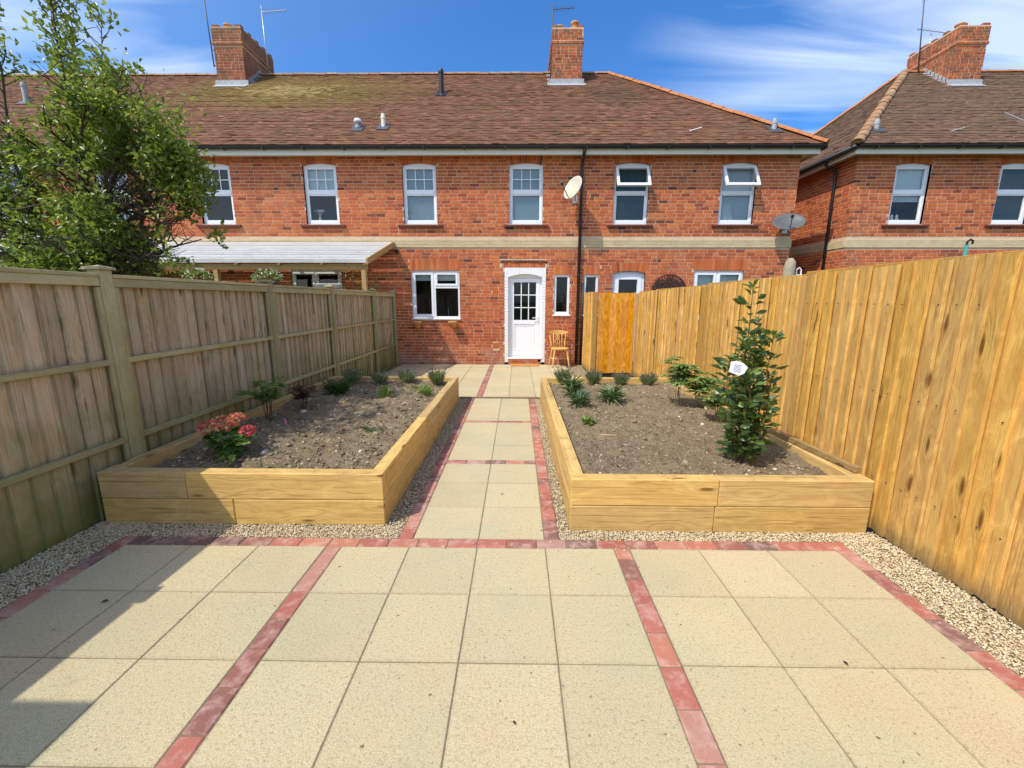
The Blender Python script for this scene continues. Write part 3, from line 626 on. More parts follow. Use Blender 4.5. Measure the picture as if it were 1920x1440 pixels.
# ------------------------------------------------------------------ brick walls
def wall_faces(mb, T, u0, u1, z0, z1, ops):
    us = sorted({u0, u1, *[min(max(c, u0), u1) for o in ops for c in o[:2]]}); zs = sorted({z0, z1, *[min(max(c, z0), z1) for o in ops for c in o[2:4]]})
    for i in range(len(us) - 1):
        for j in range(len(zs) - 1):
            a, b, c, d = us[i], us[i + 1], zs[j], zs[j + 1]
            if any(o[0] <= a + 1e-6 and b - 1e-6 <= o[1] and o[2] <= c + 1e-6 and d - 1e-6 <= o[3] for o in ops): continue
            mb.add([T(a, c, 0), T(b, c, 0), T(b, d, 0), T(a, d, 0)], [(0, 1, 2, 3)])
BL, BH, JT, CH = .212, .0605, .0135, .075
def lay(T, u0, u1, z0, z1, ops, mb, singles=None, pick=None, hide=None, wild=.16):
    """stretcher courses with the odd header; joints recessed 7 mm"""
    z = z0; row = 0
    while z + CH <= z1 + .02:
        zt = min(z + BH, z1 - .002)
        u = u0 - random.choice((0, .112, .056)) if row % 2 == 0 else u0 - .112 - random.choice((0, .05))
        while u < u1:
            l = BL if random.random() > wild else .1025
            a, b = max(u, u0), min(u + l, u1); u += l + JT
            segs = [(a, b)]
            for o in ops:
                if o[2] - .004 < zt and z < o[3] + .004:
                    ns = []
                    for (p, q) in segs:
                        if q <= o[0] or p >= o[1]: ns.append((p, q)); continue
                        if p < o[0]: ns.append((p, o[0]))
                        if q > o[1]: ns.append((o[1], q))
                    segs = ns
            for (p, q) in segs:
                if q - p < .03: continue
                if hide and hide((p + q) / 2, z): continue
                var = min(max(random.gauss(.56, .15), 0), 1) if random.random() > .06 else random.uniform(0, .28)
                d = .0075 + random.uniform(-.0015, .002)
                if singles is not None and q - p > BL - .001 and pick((p + q) / 2, z): singles.append(((p + q) / 2, z, var)); continue
                c = .0025
                f = [T(p + c, z + c, d), T(q - c, z + c, d), T(q - c, zt - c, d), T(p + c, zt - c, d), T(p, z, 0), T(q, z, 0), T(q, zt, 0), T(p, zt, 0)]
                mb.add(f, [(0, 1, 2, 3), (4, 5, 1, 0), (5, 6, 2, 1), (6, 7, 3, 2), (7, 4, 0, 3)], var)
        z += CH; row += 1
YW = 10.7; ZE = 4.95
def TF(u, z, d): return (u, YW - d, z)
def arch(mb, x0, x1, zs, rise, ztop, Y, n, d=.0085, fan=.35):
    """soldier arch of wedge bricks over an opening"""
    w = x1 - x0; xm = (x0 + x1) / 2
    for k in range(n):
        a, b = x0 + w * k / n, x0 + w * (k + 1) / n; jt = .004
        def zi(x): t = (x - xm) / (w / 2); return zs + rise * (1 - t * t)
        def top(x): return x + (x - xm) * fan * .3
        a1, b1 = a + jt, b - jt
        var = min(max(random.gauss(.62, .16), 0), 1)
        f = [(a1, Y - d, zi(a1)), (b1, Y - d, zi(b1)), (top(b1), Y - d, ztop), (top(a1), Y - d, ztop)]; g_ = [(p[0], Y + .06, p[2]) for p in f]
        mb.add(f + g_, [(0, 1, 2, 3), (4, 5, 1, 0), (5, 6, 2, 1), (6, 7, 3, 2), (7, 4, 0, 3)], var)

def rect_frame(mb, x0, x1, z0, z1, y0, y1, t, tb=None, tt=None):
    tb = tb or t; tt = tt or t
    mb.box(x0, x0 + t, y0, y1, z0, z1); mb.box(x1 - t, x1, y0, y1, z0, z1); mb.box(x0 + t, x1 - t, y0, y1, z0, z0 + tb); mb.box(x0 + t, x1 - t, y0, y1, z1 - tt, z1)

def pane(parent, x0, x1, z0, z1, y): return MB().add([(x0, y, z0), (x1, y, z0), (x1, y, z1), (x0, y, z1)], [(0, 1, 2, 3)]).build('pane', 'glass', parent)
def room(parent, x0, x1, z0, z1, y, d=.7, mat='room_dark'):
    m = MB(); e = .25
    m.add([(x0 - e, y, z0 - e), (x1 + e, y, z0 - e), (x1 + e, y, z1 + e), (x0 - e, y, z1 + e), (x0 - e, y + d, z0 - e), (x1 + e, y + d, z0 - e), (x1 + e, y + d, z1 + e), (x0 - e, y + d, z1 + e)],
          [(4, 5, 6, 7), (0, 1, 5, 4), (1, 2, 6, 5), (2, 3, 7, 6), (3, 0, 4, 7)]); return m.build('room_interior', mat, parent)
def sash_window(parent, x0, x1, z0, z1, style='bars', blind=None, bz=None, opened=0., sill='sill_brown'):
    """upright window: arched head, upper light, transom, lower light"""
    yf = YW + .055; m = MB(); zt = z0 + (z1 - z0) * .525; rise = .055
    rect_frame(m, x0, x1, z0, z1, yf, yf + .06, .05, .075, .09); m.box(x0 + .05, x1 - .05, yf - .004, yf + .056, zt - .035, zt + .035)
    w = m.build('window', 'upvc', parent)
    if sill:
        s_ = MB(); s_.prism([(YW - .075, z0 - .065), (YW + .05, z0 - .065), (YW + .05, z0 - .002), (YW - .06, z0 - .022), (YW - .075, z0 - .03)], 'x', x0 - .14, x1 + .14); s_.build('sill', sill, w)
    # lower sash
    m = MB(); rect_frame(m, x0 + .05, x1 - .05, z0 + .075, zt - .035, yf + .008, yf + .048, .028); m.build('sash', 'upvc', w)
    pane(w, x0 + .07, x1 - .07, z0 + .09, zt - .05, yf + .03)
    a, b, c, d = x0 + .05, x1 - .05, zt + .035, z1 - .09
    if opened:
        h = d - c + .03
        def R(x, y, z):
            ca, sa = math.cos(opened), math.sin(opened); dz = z - (d + .01); dy = y - yf; return (x, yf - .02 + dy * ca + dz * sa, (d + .01) - dy * sa + dz * ca)
        m = MB(); rect_frame(m, a - .03, b + .03, c - .02, d + .01, yf - .02, yf + .03, .06); m.v = [R(*p) for p in m.v]; so = m.build('top_sash', 'upvc', w)
        m = MB(); m.add([R(a + .02, yf, c + .03), R(b - .02, yf, c + .03), R(b - .02, yf, d - .04), R(a + .02, yf, d - .04)], [(0, 1, 2, 3)]); m.build('pane', 'glass', w)
    else:
        m = MB(); rect_frame(m, a, b, c, d, yf + .004, yf + .05, .036); m.build('top_sash', 'upvc', w)
        if style == 'bars':
            m = MB()
            for k in (1, 2): xx = a + .036 + (b - a - .072) * k / 3; m.box(xx - .009, xx + .009, yf + .014, yf + .026, c + .03, d - .03)
            zz_ = (c + d) / 2; m.box(a + .03, b - .03, yf + .013, yf + .025, zz_ - .009, zz_ + .009); m.build('glazing_bar', 'upvc', w)
        pane(w, a + .03, b - .03, c + .03, d - .03, yf + .028)
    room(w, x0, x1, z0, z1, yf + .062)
    if blind:
        zb = z0 if bz is None else bz
        MB().box(x0 + .04, x1 - .04, yf + .075, yf + .08, zb, z1 - .03).build('blind', blind, w)
    return w

# ------------------------------------------------------------------ the terrace
ter = empty('brick_terrace', (0, YW, 0), 'long red brick terrace with moss stained tile roof behind the garden', 'house')
XL, XR = -17.0, 6.84
UP = [(-7.41, -6.61), (-4.86, -4.06), (-2.49, -1.69), (.05, .85), (2.54, 3.36), (5.05, 5.87)]
Z0U, Z1U = 3.425, 4.80
ops = [(a, b, Z0U, Z1U) for a, b in UP] + [(-9.9, -9.1, Z0U, Z1U), (-12.4, -11.6, Z0U, Z1U)]
ops += [(-2.385, -1.185, 1.175, 2.34), (-.065, .957, 0, 2.41), (1.165, 1.55, 1.275, 2.245), (1.90, 2.25, 1.275, 2.245), (2.60, 3.40, 0, 2.33), (4.59, 5.80, 1.175, 2.345), (-5.38, -4.12, 1.175, 2.345)]
BAND = (XL, XR, 2.885, 3.075)
mort = MB(); wall_faces(mort, TF, XL, XR, 0, ZE + .1, ops)
mort.add([(XR, YW, 0), (XR, YW + 7.9, 0), (XR, YW + 7.9, ZE + .1), (XR, YW, ZE + .1)], [(0, 1, 2, 3)])
wall = mort.build('wall', 'mortar', ter)
extra = [(a - .03, b + .03, Z1U - .07, Z1U + .15) for a, b in UP] + [(-2.42, -1.15, 2.335, 2.612), (1.14, 1.575, 2.24, 2.46), (1.875, 2.275, 2.24, 2.46), (2.55, 3.45, 2.33, 2.52), (4.56, 5.83, 2.34, 2.612), (-.13, 1.02, 2.40, 2.52), (-.17, .98, 2.525, 2.585), (-.375, -.225, 1.79, 1.94), (-.375, -.225, .42, .57), BAND]
bw = MB(); singles = []
cand = []
def pick_(u, z): return -2.0 < u < 1.65 and .45 < z < 2.5
lay(TF, XL, XR, .0, ZE, ops + extra, bw, singles, pick_, hide=lambda u, z: z < 1.5 and (u < -2.95 or u > 2.6))
singles.sort(key=lambda s: (s[0] + .3) ** 2 + ((s[1] - 1.45) * 1.6) ** 2)
for (u, z, var) in singles[300:]:
    p, q = u - BL / 2, u + BL / 2; d = .008; zt = z + BH; c = .0025
    f = [TF(p + c, z + c, d), TF(q - c, z + c, d), TF(q - c, zt - c, d), TF(p + c, zt - c, d), TF(p, z, 0), TF(q, z, 0), TF(q, zt, 0), TF(p, zt, 0)]
    bw.add(f, [(0, 1, 2, 3), (4, 5, 1, 0), (5, 6, 2, 1), (6, 7, 3, 2), (7, 4, 0, 3)], var)
# gable/side bricks of the terrace end
def TSR(u, z, d): return (XR + d, u, z)
lay(TSR, YW, YW + 7.8, 1.5, ZE, [], bw)
for a, b in UP: arch(bw, a - .025, b + .025, Z1U - .055, .055, Z1U + .145, YW, 13)
arch(bw, -2.42, -1.15, 2.34, 0, 2.612, YW, 17, fan=.0); arch(bw, 1.14, 1.575, 2.245, 0, 2.463, YW, 6, fan=0); arch(bw, 1.875, 2.275, 2.245, 0, 2.463, YW, 6, fan=0); arch(bw, 4.56, 5.83, 2.345, 0, 2.612, YW, 17, fan=0)
arch(bw, 2.57, 3.43, 2.27, .07, 2.537, YW, 13, fan=.3); arch(bw, -.10, .99, 2.415, 0, 2.522, YW, 15, fan=0)
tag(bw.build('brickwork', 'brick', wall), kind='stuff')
bvar = []
for k in range(10):
    m = MB(); p, q, c, d = -BL / 2, BL / 2, .0025, .008 + random.uniform(-.0015, .002)
    m.add([(p + c, -d, c), (q - c, -d, c), (q - c, -d, BH - c), (p + c, -d, BH - c), (p, 0, 0), (q, 0, 0), (q, 0, BH), (p, 0, BH)], [(0, 1, 2, 3), (4, 5, 1, 0), (5, 6, 2, 1), (6, 7, 3, 2), (7, 4, 0, 3)], (k + .5) / 10)
    me = m.mesh('brick'); me.materials.append(MAT['brick']); bvar.append(me)
for (u, z, var) in singles[:300]: link('brick', bvar[min(int(var * 10), 9)], wall, (u, YW, z))
# buff band of three brick courses
bd = MB()
for r in range(3):
    u = XL - (.1 if r % 2 else 0)
    while u < XR:
        l = .34; bd.cbox(max(u, XL), min(u + l, XR + .02) - .004, YW - .024 - random.uniform(0, .002), YW + .01, 2.885 + r * .063, 2.885 + (r + 1) * .063 - .004, .003); u += l
bd.box(XL, XR + .015, YW - .018, YW + .012, 2.884, 3.073)
bd.build('band_course', 'band', ter)
for z in (1.79, .42):
    m = MB(); m.cbox(-.37, -.23, YW - .010, YW + .02, z + .006, z + .142, .004)
    for k in range(5):
        m.box(-.36 + k * .025, -.348 + k * .025, YW - .013, YW - .009, z + .02, z + .13)
    m.build('air_brick', 'airbrick', ter)
# scar of a lost porch roof: broken brick edges in a dark slot
m = MB(); m.box(-.17, .98, YW - .001, YW + .06, 2.525, 2.585); m.build('porch_scar', 'rust_iron', ter)
m = MB(); u = -.16
while u < .96:
    l = random.uniform(.03, .10); z = random.uniform(2.52, 2.545); m.cbox(u, u + l, YW - .035 * random.random() - .006, YW + .03, z, z + random.uniform(.02, .045), .006, random.uniform(0, .3)); u += l + random.uniform(.005, .04)
m.build('porch_scar_rubble', 'brick', ter)
for xx in (-.155, .965):
    m = MB(); m.cbox(xx - .035, xx + .035, YW - .014, YW, 2.40, 2.50, .012); m.build('mortar_patch', 'band', ter)
m = MB(); m.box(2.42, 3.42, YW - .001, YW + .05, 2.575, 2.60); m.build('porch_scar', 'rust_iron', ter)
# windows
wst = [('bars', None, None, 0), ('bars', 'blind_white', Z0U + .72, 0), ('bars', 'blind_grey', None, 0), ('bars', 'blind_grey', None, 0), ('plain', 'curtain_teal', None, .52), ('plain', 'blind_grey', None, .52)]
for (a, b), (st, bl, bz, op_) in zip(UP, wst): wdw = sash_window(ter, a, b, Z0U, Z1U, st, bl, bz, op_); W_ = wdw
for a in (-9.9, -12.4): sash_window(ter, a, a + .8, Z0U, Z1U, 'bars', 'blind_grey')
def casement(x0, x1, z0, z1, split=.54, blind=None, op=False, sill=True):
    yf = YW + .03; m = MB(); xs = x0 + (x1 - x0) * split * .95; rect_frame(m, x0, x1, z0, z1, yf, yf + .06, .045); m.box(xs - .025, xs + .025, yf, yf + .06, z0 + .045, z1 - .045)
    w = m.build('window', 'upvc', ter)
    if sill: MB().prism([(YW - .045, z0 - .03), (YW + .03, z0 - .03), (YW + .03, z0 + .002), (YW - .045, z0 - .008)], 'x', x0 - .02, x1 + .02).build('sill', 'upvc', w)
    m = MB(); rect_frame(m, x0 + .045, xs - .025, z0 + .045, z1 - .045, yf - .012, yf + .04, .055); m.build('sash', 'upvc', w); pane(w, x0 + .09, xs - .07, z0 + .09, z1 - .09, yf + .02)
    zq = z1 - (z1 - z0) * .34
    m = MB(); m.box(xs + .025, x1 - .045, yf + .002, yf + .058, zq - .03, zq + .03); rect_frame(m, xs + .025, x1 - .045, zq + .03, z1 - .045, yf - .012, yf + .04, .05); m.build('top_sash', 'upvc', w)
    pane(w, xs + .07, x1 - .09, zq + .07, z1 - .09, yf + .018); pane(w, xs + .02, x1 - .04, z0 + .04, zq - .02, yf + .03)
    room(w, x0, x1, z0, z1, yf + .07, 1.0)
    if blind: MB().box(x0 + .04, x1 - .04, yf + .12, yf + .126, z1 - blind, z1 - .02).build('blind', 'blind_white', w)
    return w
gw = casement(-2.385, -1.185, 1.175, 2.34, .5, .24)
m = MB(); m.tube([(-1.52, YW + .25, 1.2), (-1.52, YW + .25, 1.44)], .008, 6); m.build('tap', 'aerial_metal', gw)
casement(4.59, 5.80, 1.175, 2.345, .5, .5); casement(-5.38, -4.12, 1.175, 2.345, .5)
def slim(x0, x1, z0, z1):
    yf = YW + .03; m = MB(); rect_frame(m, x0, x1, z0, z1, yf, yf + .06, .055, .065); w = m.build('window', 'upvc', ter); pane(w, x0 + .04, x1 - .04, z0 + .05, z1 - .04, yf + .03)
    MB().prism([(YW - .045, z0 - .035), (YW + .03, z0 - .035), (YW + .03, z0 + .002), (YW - .045, z0 - .01)], 'x', x0 - .03, x1 + .03).build('sill', 'upvc', w)
    room(w, x0, x1, z0, z1, yf + .07)
slim(1.165, 1.55, 1.275, 2.245); slim(1.90, 2.25, 1.275, 2.245)
# back door: white painted brick surround, arched head, half glazed leaf
OX0, OX1 = .025, .862
m = MB()
for (x0, x1, first) in ((-.065, OX0, 0), (OX1, .957, 1)):
    z = 0.06; k = first
    while z < 2.20:
        m.cbox(x0 + .001, x1 - .001, YW - .011 - random.uniform(0, .003), YW + .13, z + .002, min(z + .073, 2.21), .004); z += .075; k += 1
n = 14
for k in range(n):
    a = -.065 + 1.022 * k / n; b = a + 1.022 / n; xm = .446
    def zi(x): return 2.185 + .075 * max(0, 1 - ((x - xm) / .42) ** 2)
    m.add([(a + .001, YW - .012, zi(a)), (b - .001, YW - .012, zi(b)), (b - .001, YW - .012, 2.408), (a + .001, YW - .012, 2.408), (a + .001, YW + .13, zi(a)), (b - .001, YW + .13, zi(b)), (b - .001, YW + .13, 2.408), (a + .001, YW + .13, 2.408)], [(0, 1, 2, 3), (4, 5, 1, 0), (5, 6, 2, 1), (6, 7, 3, 2), (7, 4, 0, 3)])
tag(m.build('door_surround', 'white_paint', ter), 'white painted brick surround with shallow arched head')
yd = YW + .10; m = MB(); rect_frame(m, OX0, OX1, .19, 2.27, yd, yd + .07, .052, .03, .11); dr = m.build('back_door', 'upvc', ter)
m = MB(); rect_frame(m, OX0 + .055, OX1 - .055, .225, 2.155, yd - .012, yd + .045, .085, .10, .09); m.box(OX0 + .14, OX1 - .14, yd - .012, yd + .045, 1.03, 1.13); m.build('door_leaf', 'upvc', dr)
MB().box(OX0 + .14, OX1 - .14, yd + .005, yd + .03, .32, 1.035).build('door_panel', 'upvc', dr)
m = MB(); rect_frame(m, OX0 + .165, OX1 - .165, .35, 1.005, yd - .004, yd + .006, .018); m.build('panel_moulding', 'upvc', dr)
gx0, gx1, gz0, gz1 = OX0 + .14, OX1 - .14, 1.13, 2.065
for k in (1, 2): xx = gx0 + (gx1 - gx0) * k / 3; MB().box(xx - .011, xx + .011, yd + .0, yd + .022, gz0, gz1).build('glazing_bar', 'upvc', dr)
for k in (1, 2): zz_ = gz0 + (gz1 - gz0) * k / 3; MB().box(gx0, gx1, yd + .001, yd + .021, zz_ - .011, zz_ + .011).build('glazing_bar', 'upvc', dr)
for i in range(3):
    for j in range(3):
        w_, h_ = (gx1 - gx0) / 3, (gz1 - gz0) / 3; pane(dr, gx0 + i * w_, gx0 + (i + 1) * w_, gz0 + j * h_, gz0 + (j + 1) * h_, yd + .024)
m = MB(); hx = OX1 - .095; m.cbox(hx - .016, hx + .016, yd - .024, yd - .012, 1.03, 1.26, .004); m.tube([(hx, yd - .012, 1.185), (hx, yd - .06, 1.185), (hx - .02, yd - .065, 1.185), (hx - .13, yd - .065, 1.185)], .010, 8); m.build('door_handle', 'upvc', dr)
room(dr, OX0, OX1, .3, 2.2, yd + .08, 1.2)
m = MB(); m.cbox(OX0 - .005, OX1 + .02, YW - .03, YW + .18, .145, .19, .005); m.build('threshold', 'upvc', ter)
m = MB()
for r in range(2):
    for k in range(4):
        a = .03 + k * .215 - (.1 if r else 0); a0, b0 = max(a, .02), min(a + .208, .87)
        if b0 - a0 > .03: m.cbox(a0, b0, YW - .02, YW + .1, .0 + r * .073, .068 + r * .073, .004, random.uniform(.7, 1))
m.build('doorstep', 'brick', ter)
# neighbour's door head above the right fence
yd2 = YW + .07; m = MB(); rect_frame(m, 2.60, 3.40, .1, 2.335, yd2, yd2 + .06, .07, .07, .10); rect_frame(m, 2.67, 3.33, .17, 2.235, yd2 - .01, yd2 + .05, .10); d2 = m.build('neighbour_door', 'upvc', ter); pane(d2, 2.76, 3.24, 1.1, 2.15, yd2 + .02); room(d2, 2.6, 3.4, .2, 2.3, yd2 + .08)
MB().box(2.76, 3.24, yd2, yd2 + .04, .17, 1.1).build('door_panel', 'upvc', d2)

# roof -------------------------------------------------------------
PT = .81; TH = math.atan(PT)
def roof_slope(o, name, tmat, eave_a, eave_b, inner, up, ridge_run, hipA, hipB, rise, singles_parent):
    """plain tiles laid course by course on one slope. eave runs a->b, inner = horizontal direction to the ridge (unit), hip flags shrink each course by 1:1"""
    a = Vector(eave_a); b = Vector(eave_b); e = (b - a).normalized(); L = (b - a).length; inn = Vector(inner)
    sl = (inn * math.cos(TH) + Vector((0, 0, 1)) * math.sin(TH)); nr = e.cross(sl).normalized()
    if nr.z < 0: nr = -nr
    m = MB(); gauge = .1; S_ = ridge_run / math.cos(TH); nrow = int(S_ / gauge)
    for r in range(nrow + 1):
        s = r * gauge; hd = s * math.cos(TH); u0 = hd if hipA else 0; u1 = L - (hd if hipB else 0)
        u = u0 - (0.0825 if r % 2 else 0) - random.uniform(0, .01); cz = random.gauss(0, .002)
        while u < u1:
            w = .165; p, q = max(u, u0), min(u + w - .003, u1); u += w
            if q - p < .02: continue
            lift = .016 + random.gauss(0, .003) + cz + (.006 if random.random() < .03 else 0); sk = random.gauss(0, .0018); ds = random.gauss(0, .0025)
            th = .024; l = .165
            def P(uu, ss, h): return tuple(a + e * uu + sl * ss + nr * h)
            s0 = s - .01 + ds
            f = [P(p, s0, lift + th + sk), P(q, s0, lift + th - sk), P(q, s0 + l, .004 + th), P(p, s0 + l, .004 + th), P(p, s0, lift + sk - .004), P(q, s0, lift - sk - .004)]
            var = min(max(random.gauss(.5, .14), 0), 1) if random.random() > .05 else random.choice((0., .95))
            m.add(f, [(0, 1, 2, 3), (4, 5, 1, 0), (4, 0, 3), (5, 2, 1)], var)
    return tag(m.build('roof_tiles', tmat, singles_parent), kind='stuff')
YE = 10.36; ZEV = 5.06; RUN = 14.49 - YE; YR = 14.49; ZR = ZEV + RUN * PT
XRE = 7.14
def half_tile_run(p0, p1, r, mat, parent, name, ln=.33):
    p0, p1 = Vector(p0), Vector(p1); t = (p1 - p0).normalized(); L = (p1 - p0).length; n = max(1, int(L / ln)); st = L / n
    side = t.cross(Vector((0, 0, 1))).normalized(); up = side.cross(t).normalized(); k = 8
    m = MB(); vs = []; fs = []
    for i, (s_, rr) in enumerate(((0, r * 1.06), (st * .12, r * 1.02), (st + .015, r * .96))):
        for j in range(k + 1):
            w_ = PI * j / k; vs.append((math.cos(w_) * rr, s_, math.sin(w_) * rr * .8))
    for i in range(2):
        for j in range(k): fs.append((i * (k + 1) + j, i * (k + 1) + j + 1, (i + 1) * (k + 1) + j + 1, (i + 1) * (k + 1) + j))
    fs.append(tuple(range(k + 1)))
    m.add(vs, fs); me = m.mesh(name, True); me.materials.append(MAT[mat]); M_ = Matrix((side, t, up)).transposed()
    for i in range(n):
        o = link(name, me, parent, p0 + t * st * i + up * random.uniform(-.006, .006)); o.rotation_euler = (M_ @ Matrix.Rotation(random.gauss(0, .015), 3, 'Z')).to_euler()
def roof_deck(name, pts, mat, parent):
    m = MB(); m.add([tuple(Vector(p) - Vector((0, 0, .012))) for p in pts[0]], pts[1]); return m.build(name, mat, parent)
rr = RUN
rv = [(XL, YE, ZEV), (XRE, YE, ZEV), (XRE - rr, YR, ZR), (XL, YR, ZR), (XRE, YE + 2 * rr, ZEV), (XL, YE + 2 * rr, ZEV)]
roof = roof_deck('roof', (rv, [(0, 1, 2, 3), (1, 4, 2), (4, 5, 3, 2)]), 'roof_tile', ter)
roof_slope(None, 'r', 'roof_tile', (XL, YE, ZEV), (XRE, YE, ZEV), (0, 1, 0), None, RUN, False, True, None, roof)
half_tile_run((XL, YR, ZR + .0), (XRE - rr, YR, ZR + .0), .10, 'ridge', roof, 'ridge_tile')
half_tile_run((XRE + .02, YE - .02, ZEV + .02), (XRE - rr, YR, ZR + .02), .095, 'hip_red', roof, 'hip_tile')
half_tile_run((XRE + .02, YE + 2 * rr + .02, ZEV + .02), (XRE - rr, YR, ZR + .02), .095, 'hip_red', roof, 'hip_tile')
def eaves(x0, x1, parent, yfa, xside=None, y_back=None, left=False):
    """fascia, soffit and half round gutter with brackets"""
    MB().box(x0, x1, yfa, yfa + .022, 4.885, 5.05).build('fascia', 'fascia_white', parent)
    MB().box(x0 + .001, x1 - .001, yfa + .0225, YW - .001 + .05, 4.945, 4.958).build('soffit', 'soffit_cream', parent)
    m = MB(); r = .058; yc = yfa - .062; zc = 5.045; prof = [(yc + r * math.cos(PI + PI * k / 10), zc + r * math.sin(PI + PI * k / 10)) for k in range(11)]; prof2 = [(yc + (r - .006) * math.cos(2 * PI - PI * k / 10), zc + (r - .006) * math.sin(2 * PI - PI * k / 10)) for k in range(11)]
    m.prism(prof + prof2, 'x', x0 - .01, x1 + .06); g_ = m.build('gutter', 'black_plastic', parent, smooth=False)
    m = MB(); xx = x0 + .4
    while xx < x1: m.box(xx - .015, xx + .015, yc - r - .004, yfa - .001, zc - r - .006, zc - r + .03); xx += .92
    m.build('gutter_bracket', 'black_plastic', g_)
eaves(XL, XRE - .05, ter, YE + .06)
# terrace end eaves (turning the corner)
MB().box(XRE - .072, XRE - .05, YE + .083, YE + 2 * rr, 4.885, 5.05).build('fascia', 'fascia_white', ter)
MB().box(XR - .0, XRE - .073, YE + .40, YE + 2 * rr, 4.947, 4.959).build('soffit', 'soffit_cream', ter)
MB().tube([(XRE + .01, YE, 5.02), (XRE + .01, YE + 2 * rr, 5.02)], .055, 10).build('gutter', 'black_plastic', ter, smooth=True)
# downpipe
m = MB(); m.tube([(1.76, YE - .0, 5.0), (1.76, YE + .01, 4.93), (1.755, YW - .09, 4.74), (1.752, YW - .075, 4.66), (1.75, YW - .075, .03)], .037, 10); dp = m.build('downpipe', 'black_plastic', ter, smooth=True)
for z in (4.3, 3.4, 2.2, 1.2, .5): MB().lathe([(.046, z), (.046, z + .055)], 1.75, YW - .075, 10).build('pipe_collar', 'black_plastic', dp)
m = MB(); m.tube([(1.87, YW - .03, .0), (1.87, YW - .03, 2.05)], .022, 8); m.build('waste_pipe', 'black_plastic', ter, smooth=True)

# chimneys ---------------------------------------------------------
def chimney(parent, x0, x1, y0, y1, zb, zt, corb, pots, potk):
    m = MB(); m.box(x0, x1, y0, y1, zb - .6, corb); m.box(x0 - .028, x1 + .028, y0 - .028, y1 + .028, corb, corb + .075); m.box(x0 - .012, x1 + .012, y0 - .012, y1 + .012, corb + .075, zt)
    ch = m.build('chimney', 'mortar', parent); b = MB()
    zs = zb - .6
    for (X0, X1, Y0_, Y1_, za, zb_) in ((x0, x1, y0, y1, zb - .55, corb), (x0 - .028, x1 + .028, y0 - .028, y1 + .028, corb, corb + .075), (x0 - .012, x1 + .012, y0 - .012, y1 + .012, corb + .077, zt)):
        lay(lambda u, z, d: (u, Y0_ - d, z), X0 - .004, X1 + .004, za, zb_ + .01, [], b, wild=.4); lay(lambda u, z, d: (X0 - d, u, z), Y0_, Y1_, za, zb_ + .01, [], b); lay(lambda u, z, d: (X1 + d, u, z), Y0_, Y1_, za, zb_ + .01, [], b)
    tag(b.build('brickwork', 'chimney_brick', ch), kind='stuff')
    # crenellated top course with flaunching
    m = MB(); n = max(3, int((y1 - y0) / .33))
    for k in range(n + 1):
        yy = y0 + (y1 - y0 - .16) * k / n
        for (xa, xb) in ((x0 - .012, x0 + .20), (x1 - .20, x1 + .012)): MB().cbox(xa, xb, yy, yy + .15, zt, zt + .07, .01, random.uniform(.2, .8)).build('top_brick', 'chimney_brick', ch)
    for (px_, py_, h) in pots: MB().lathe([(.115, zt - .01), (.12, zt + .03), (.105, zt + .05), (.10, zt + h * .8), (.118, zt + h * .82), (.12, zt + h), (.09, zt + h), (.085, zt + .1)], px_, py_, 16).build('chimney_pot', potk, ch, smooth=True)
    # lead flashing: apron and stepped side
    m = MB(); zf = ZEV + (y0 - YE) * PT
    m.prism([(y0 - .012, zf + .17), (y0 - .006, zf + .17), (y0 - .006, zf + .03), (y0 - .15, zf - .06), (y0 - .15, zf - .045), (y0 - .014, zf + .05)], 'x', x0 - .07, x1 + .07)
    for sx in (-1, 1):
        xx = x0 - .010 if sx < 0 else x1 + .004; yy = y0
        while yy < YR - .05:
            z1_ = ZEV + (yy - YE) * PT; m.prism([(yy, z1_ + .0), (yy + .16, z1_ + .13), (yy + .16, z1_ + .27), (yy, z1_ + .17)], 'x', xx, xx + .006); yy += .135
        m.prism([(y0 - .05, zf - .04 + .03), (YR, ZEV + (YR - YE) * PT + .03), (YR, ZEV + (YR - YE) * PT + .045), (y0 - .05, zf + .005)], 'x', xx - (.12 if sx < 0 else -.006), xx + (0 if sx < 0 else .126))
    m.build('lead_flashing', 'lead', ch); return ch
chimney(ter, 1.235, 2.085, 13.68, 15.25, 7.76, 9.22, 8.82, [(1.43, 13.95, .17), (1.88, 13.95, .27), (1.88, 14.6, .2)], 'terracotta')
chimney(ter, -8.56, -7.73, 13.70, 15.30, 7.78, 9.30, 8.84, [(-8.25, 13.98, .20), (-7.95, 14.6, .15)], 'terracotta')

# roof vents (parts of the roof)
def pipe_vent(parent, x, y, ztop, r, mat, capmat, skirt=True, label=None):
    zb = ZEV + (y - YE) * PT
    m = MB(); m.lathe([(r, zb - .1), (r, ztop - .12), (r * 1.15, ztop - .12), (r * 1.15, ztop - .06), (r * .9, ztop - .05), (r * .75, ztop)], x, y, 12); o = m.build('roof_vent', mat, parent, smooth=False)
    if skirt:
        m = MB(); d = .14; nrm = Vector((0, -math.sin(TH), math.cos(TH)))
        c = [Vector((x + sx * d, y + sy * d, ZEV + (y + sy * d - YE) * PT)) + nrm * .035 for sx, sy in ((-1, -1), (1, -1), (1, 1), (-1, 1))]; m.add([tuple(p) for p in c] + [tuple(p + nrm * .02) for p in c], [(3, 2, 1, 0), (4, 5, 6, 7), (0, 1, 5, 4), (1, 2, 6, 5), (2, 3, 7, 6), (3, 0, 4, 7)]); m.build('vent_skirt', capmat, o)
    return o
pipe_vent(roof, -1.886, 13.03, 7.88, .07, 'black_plastic', 'black_plastic')
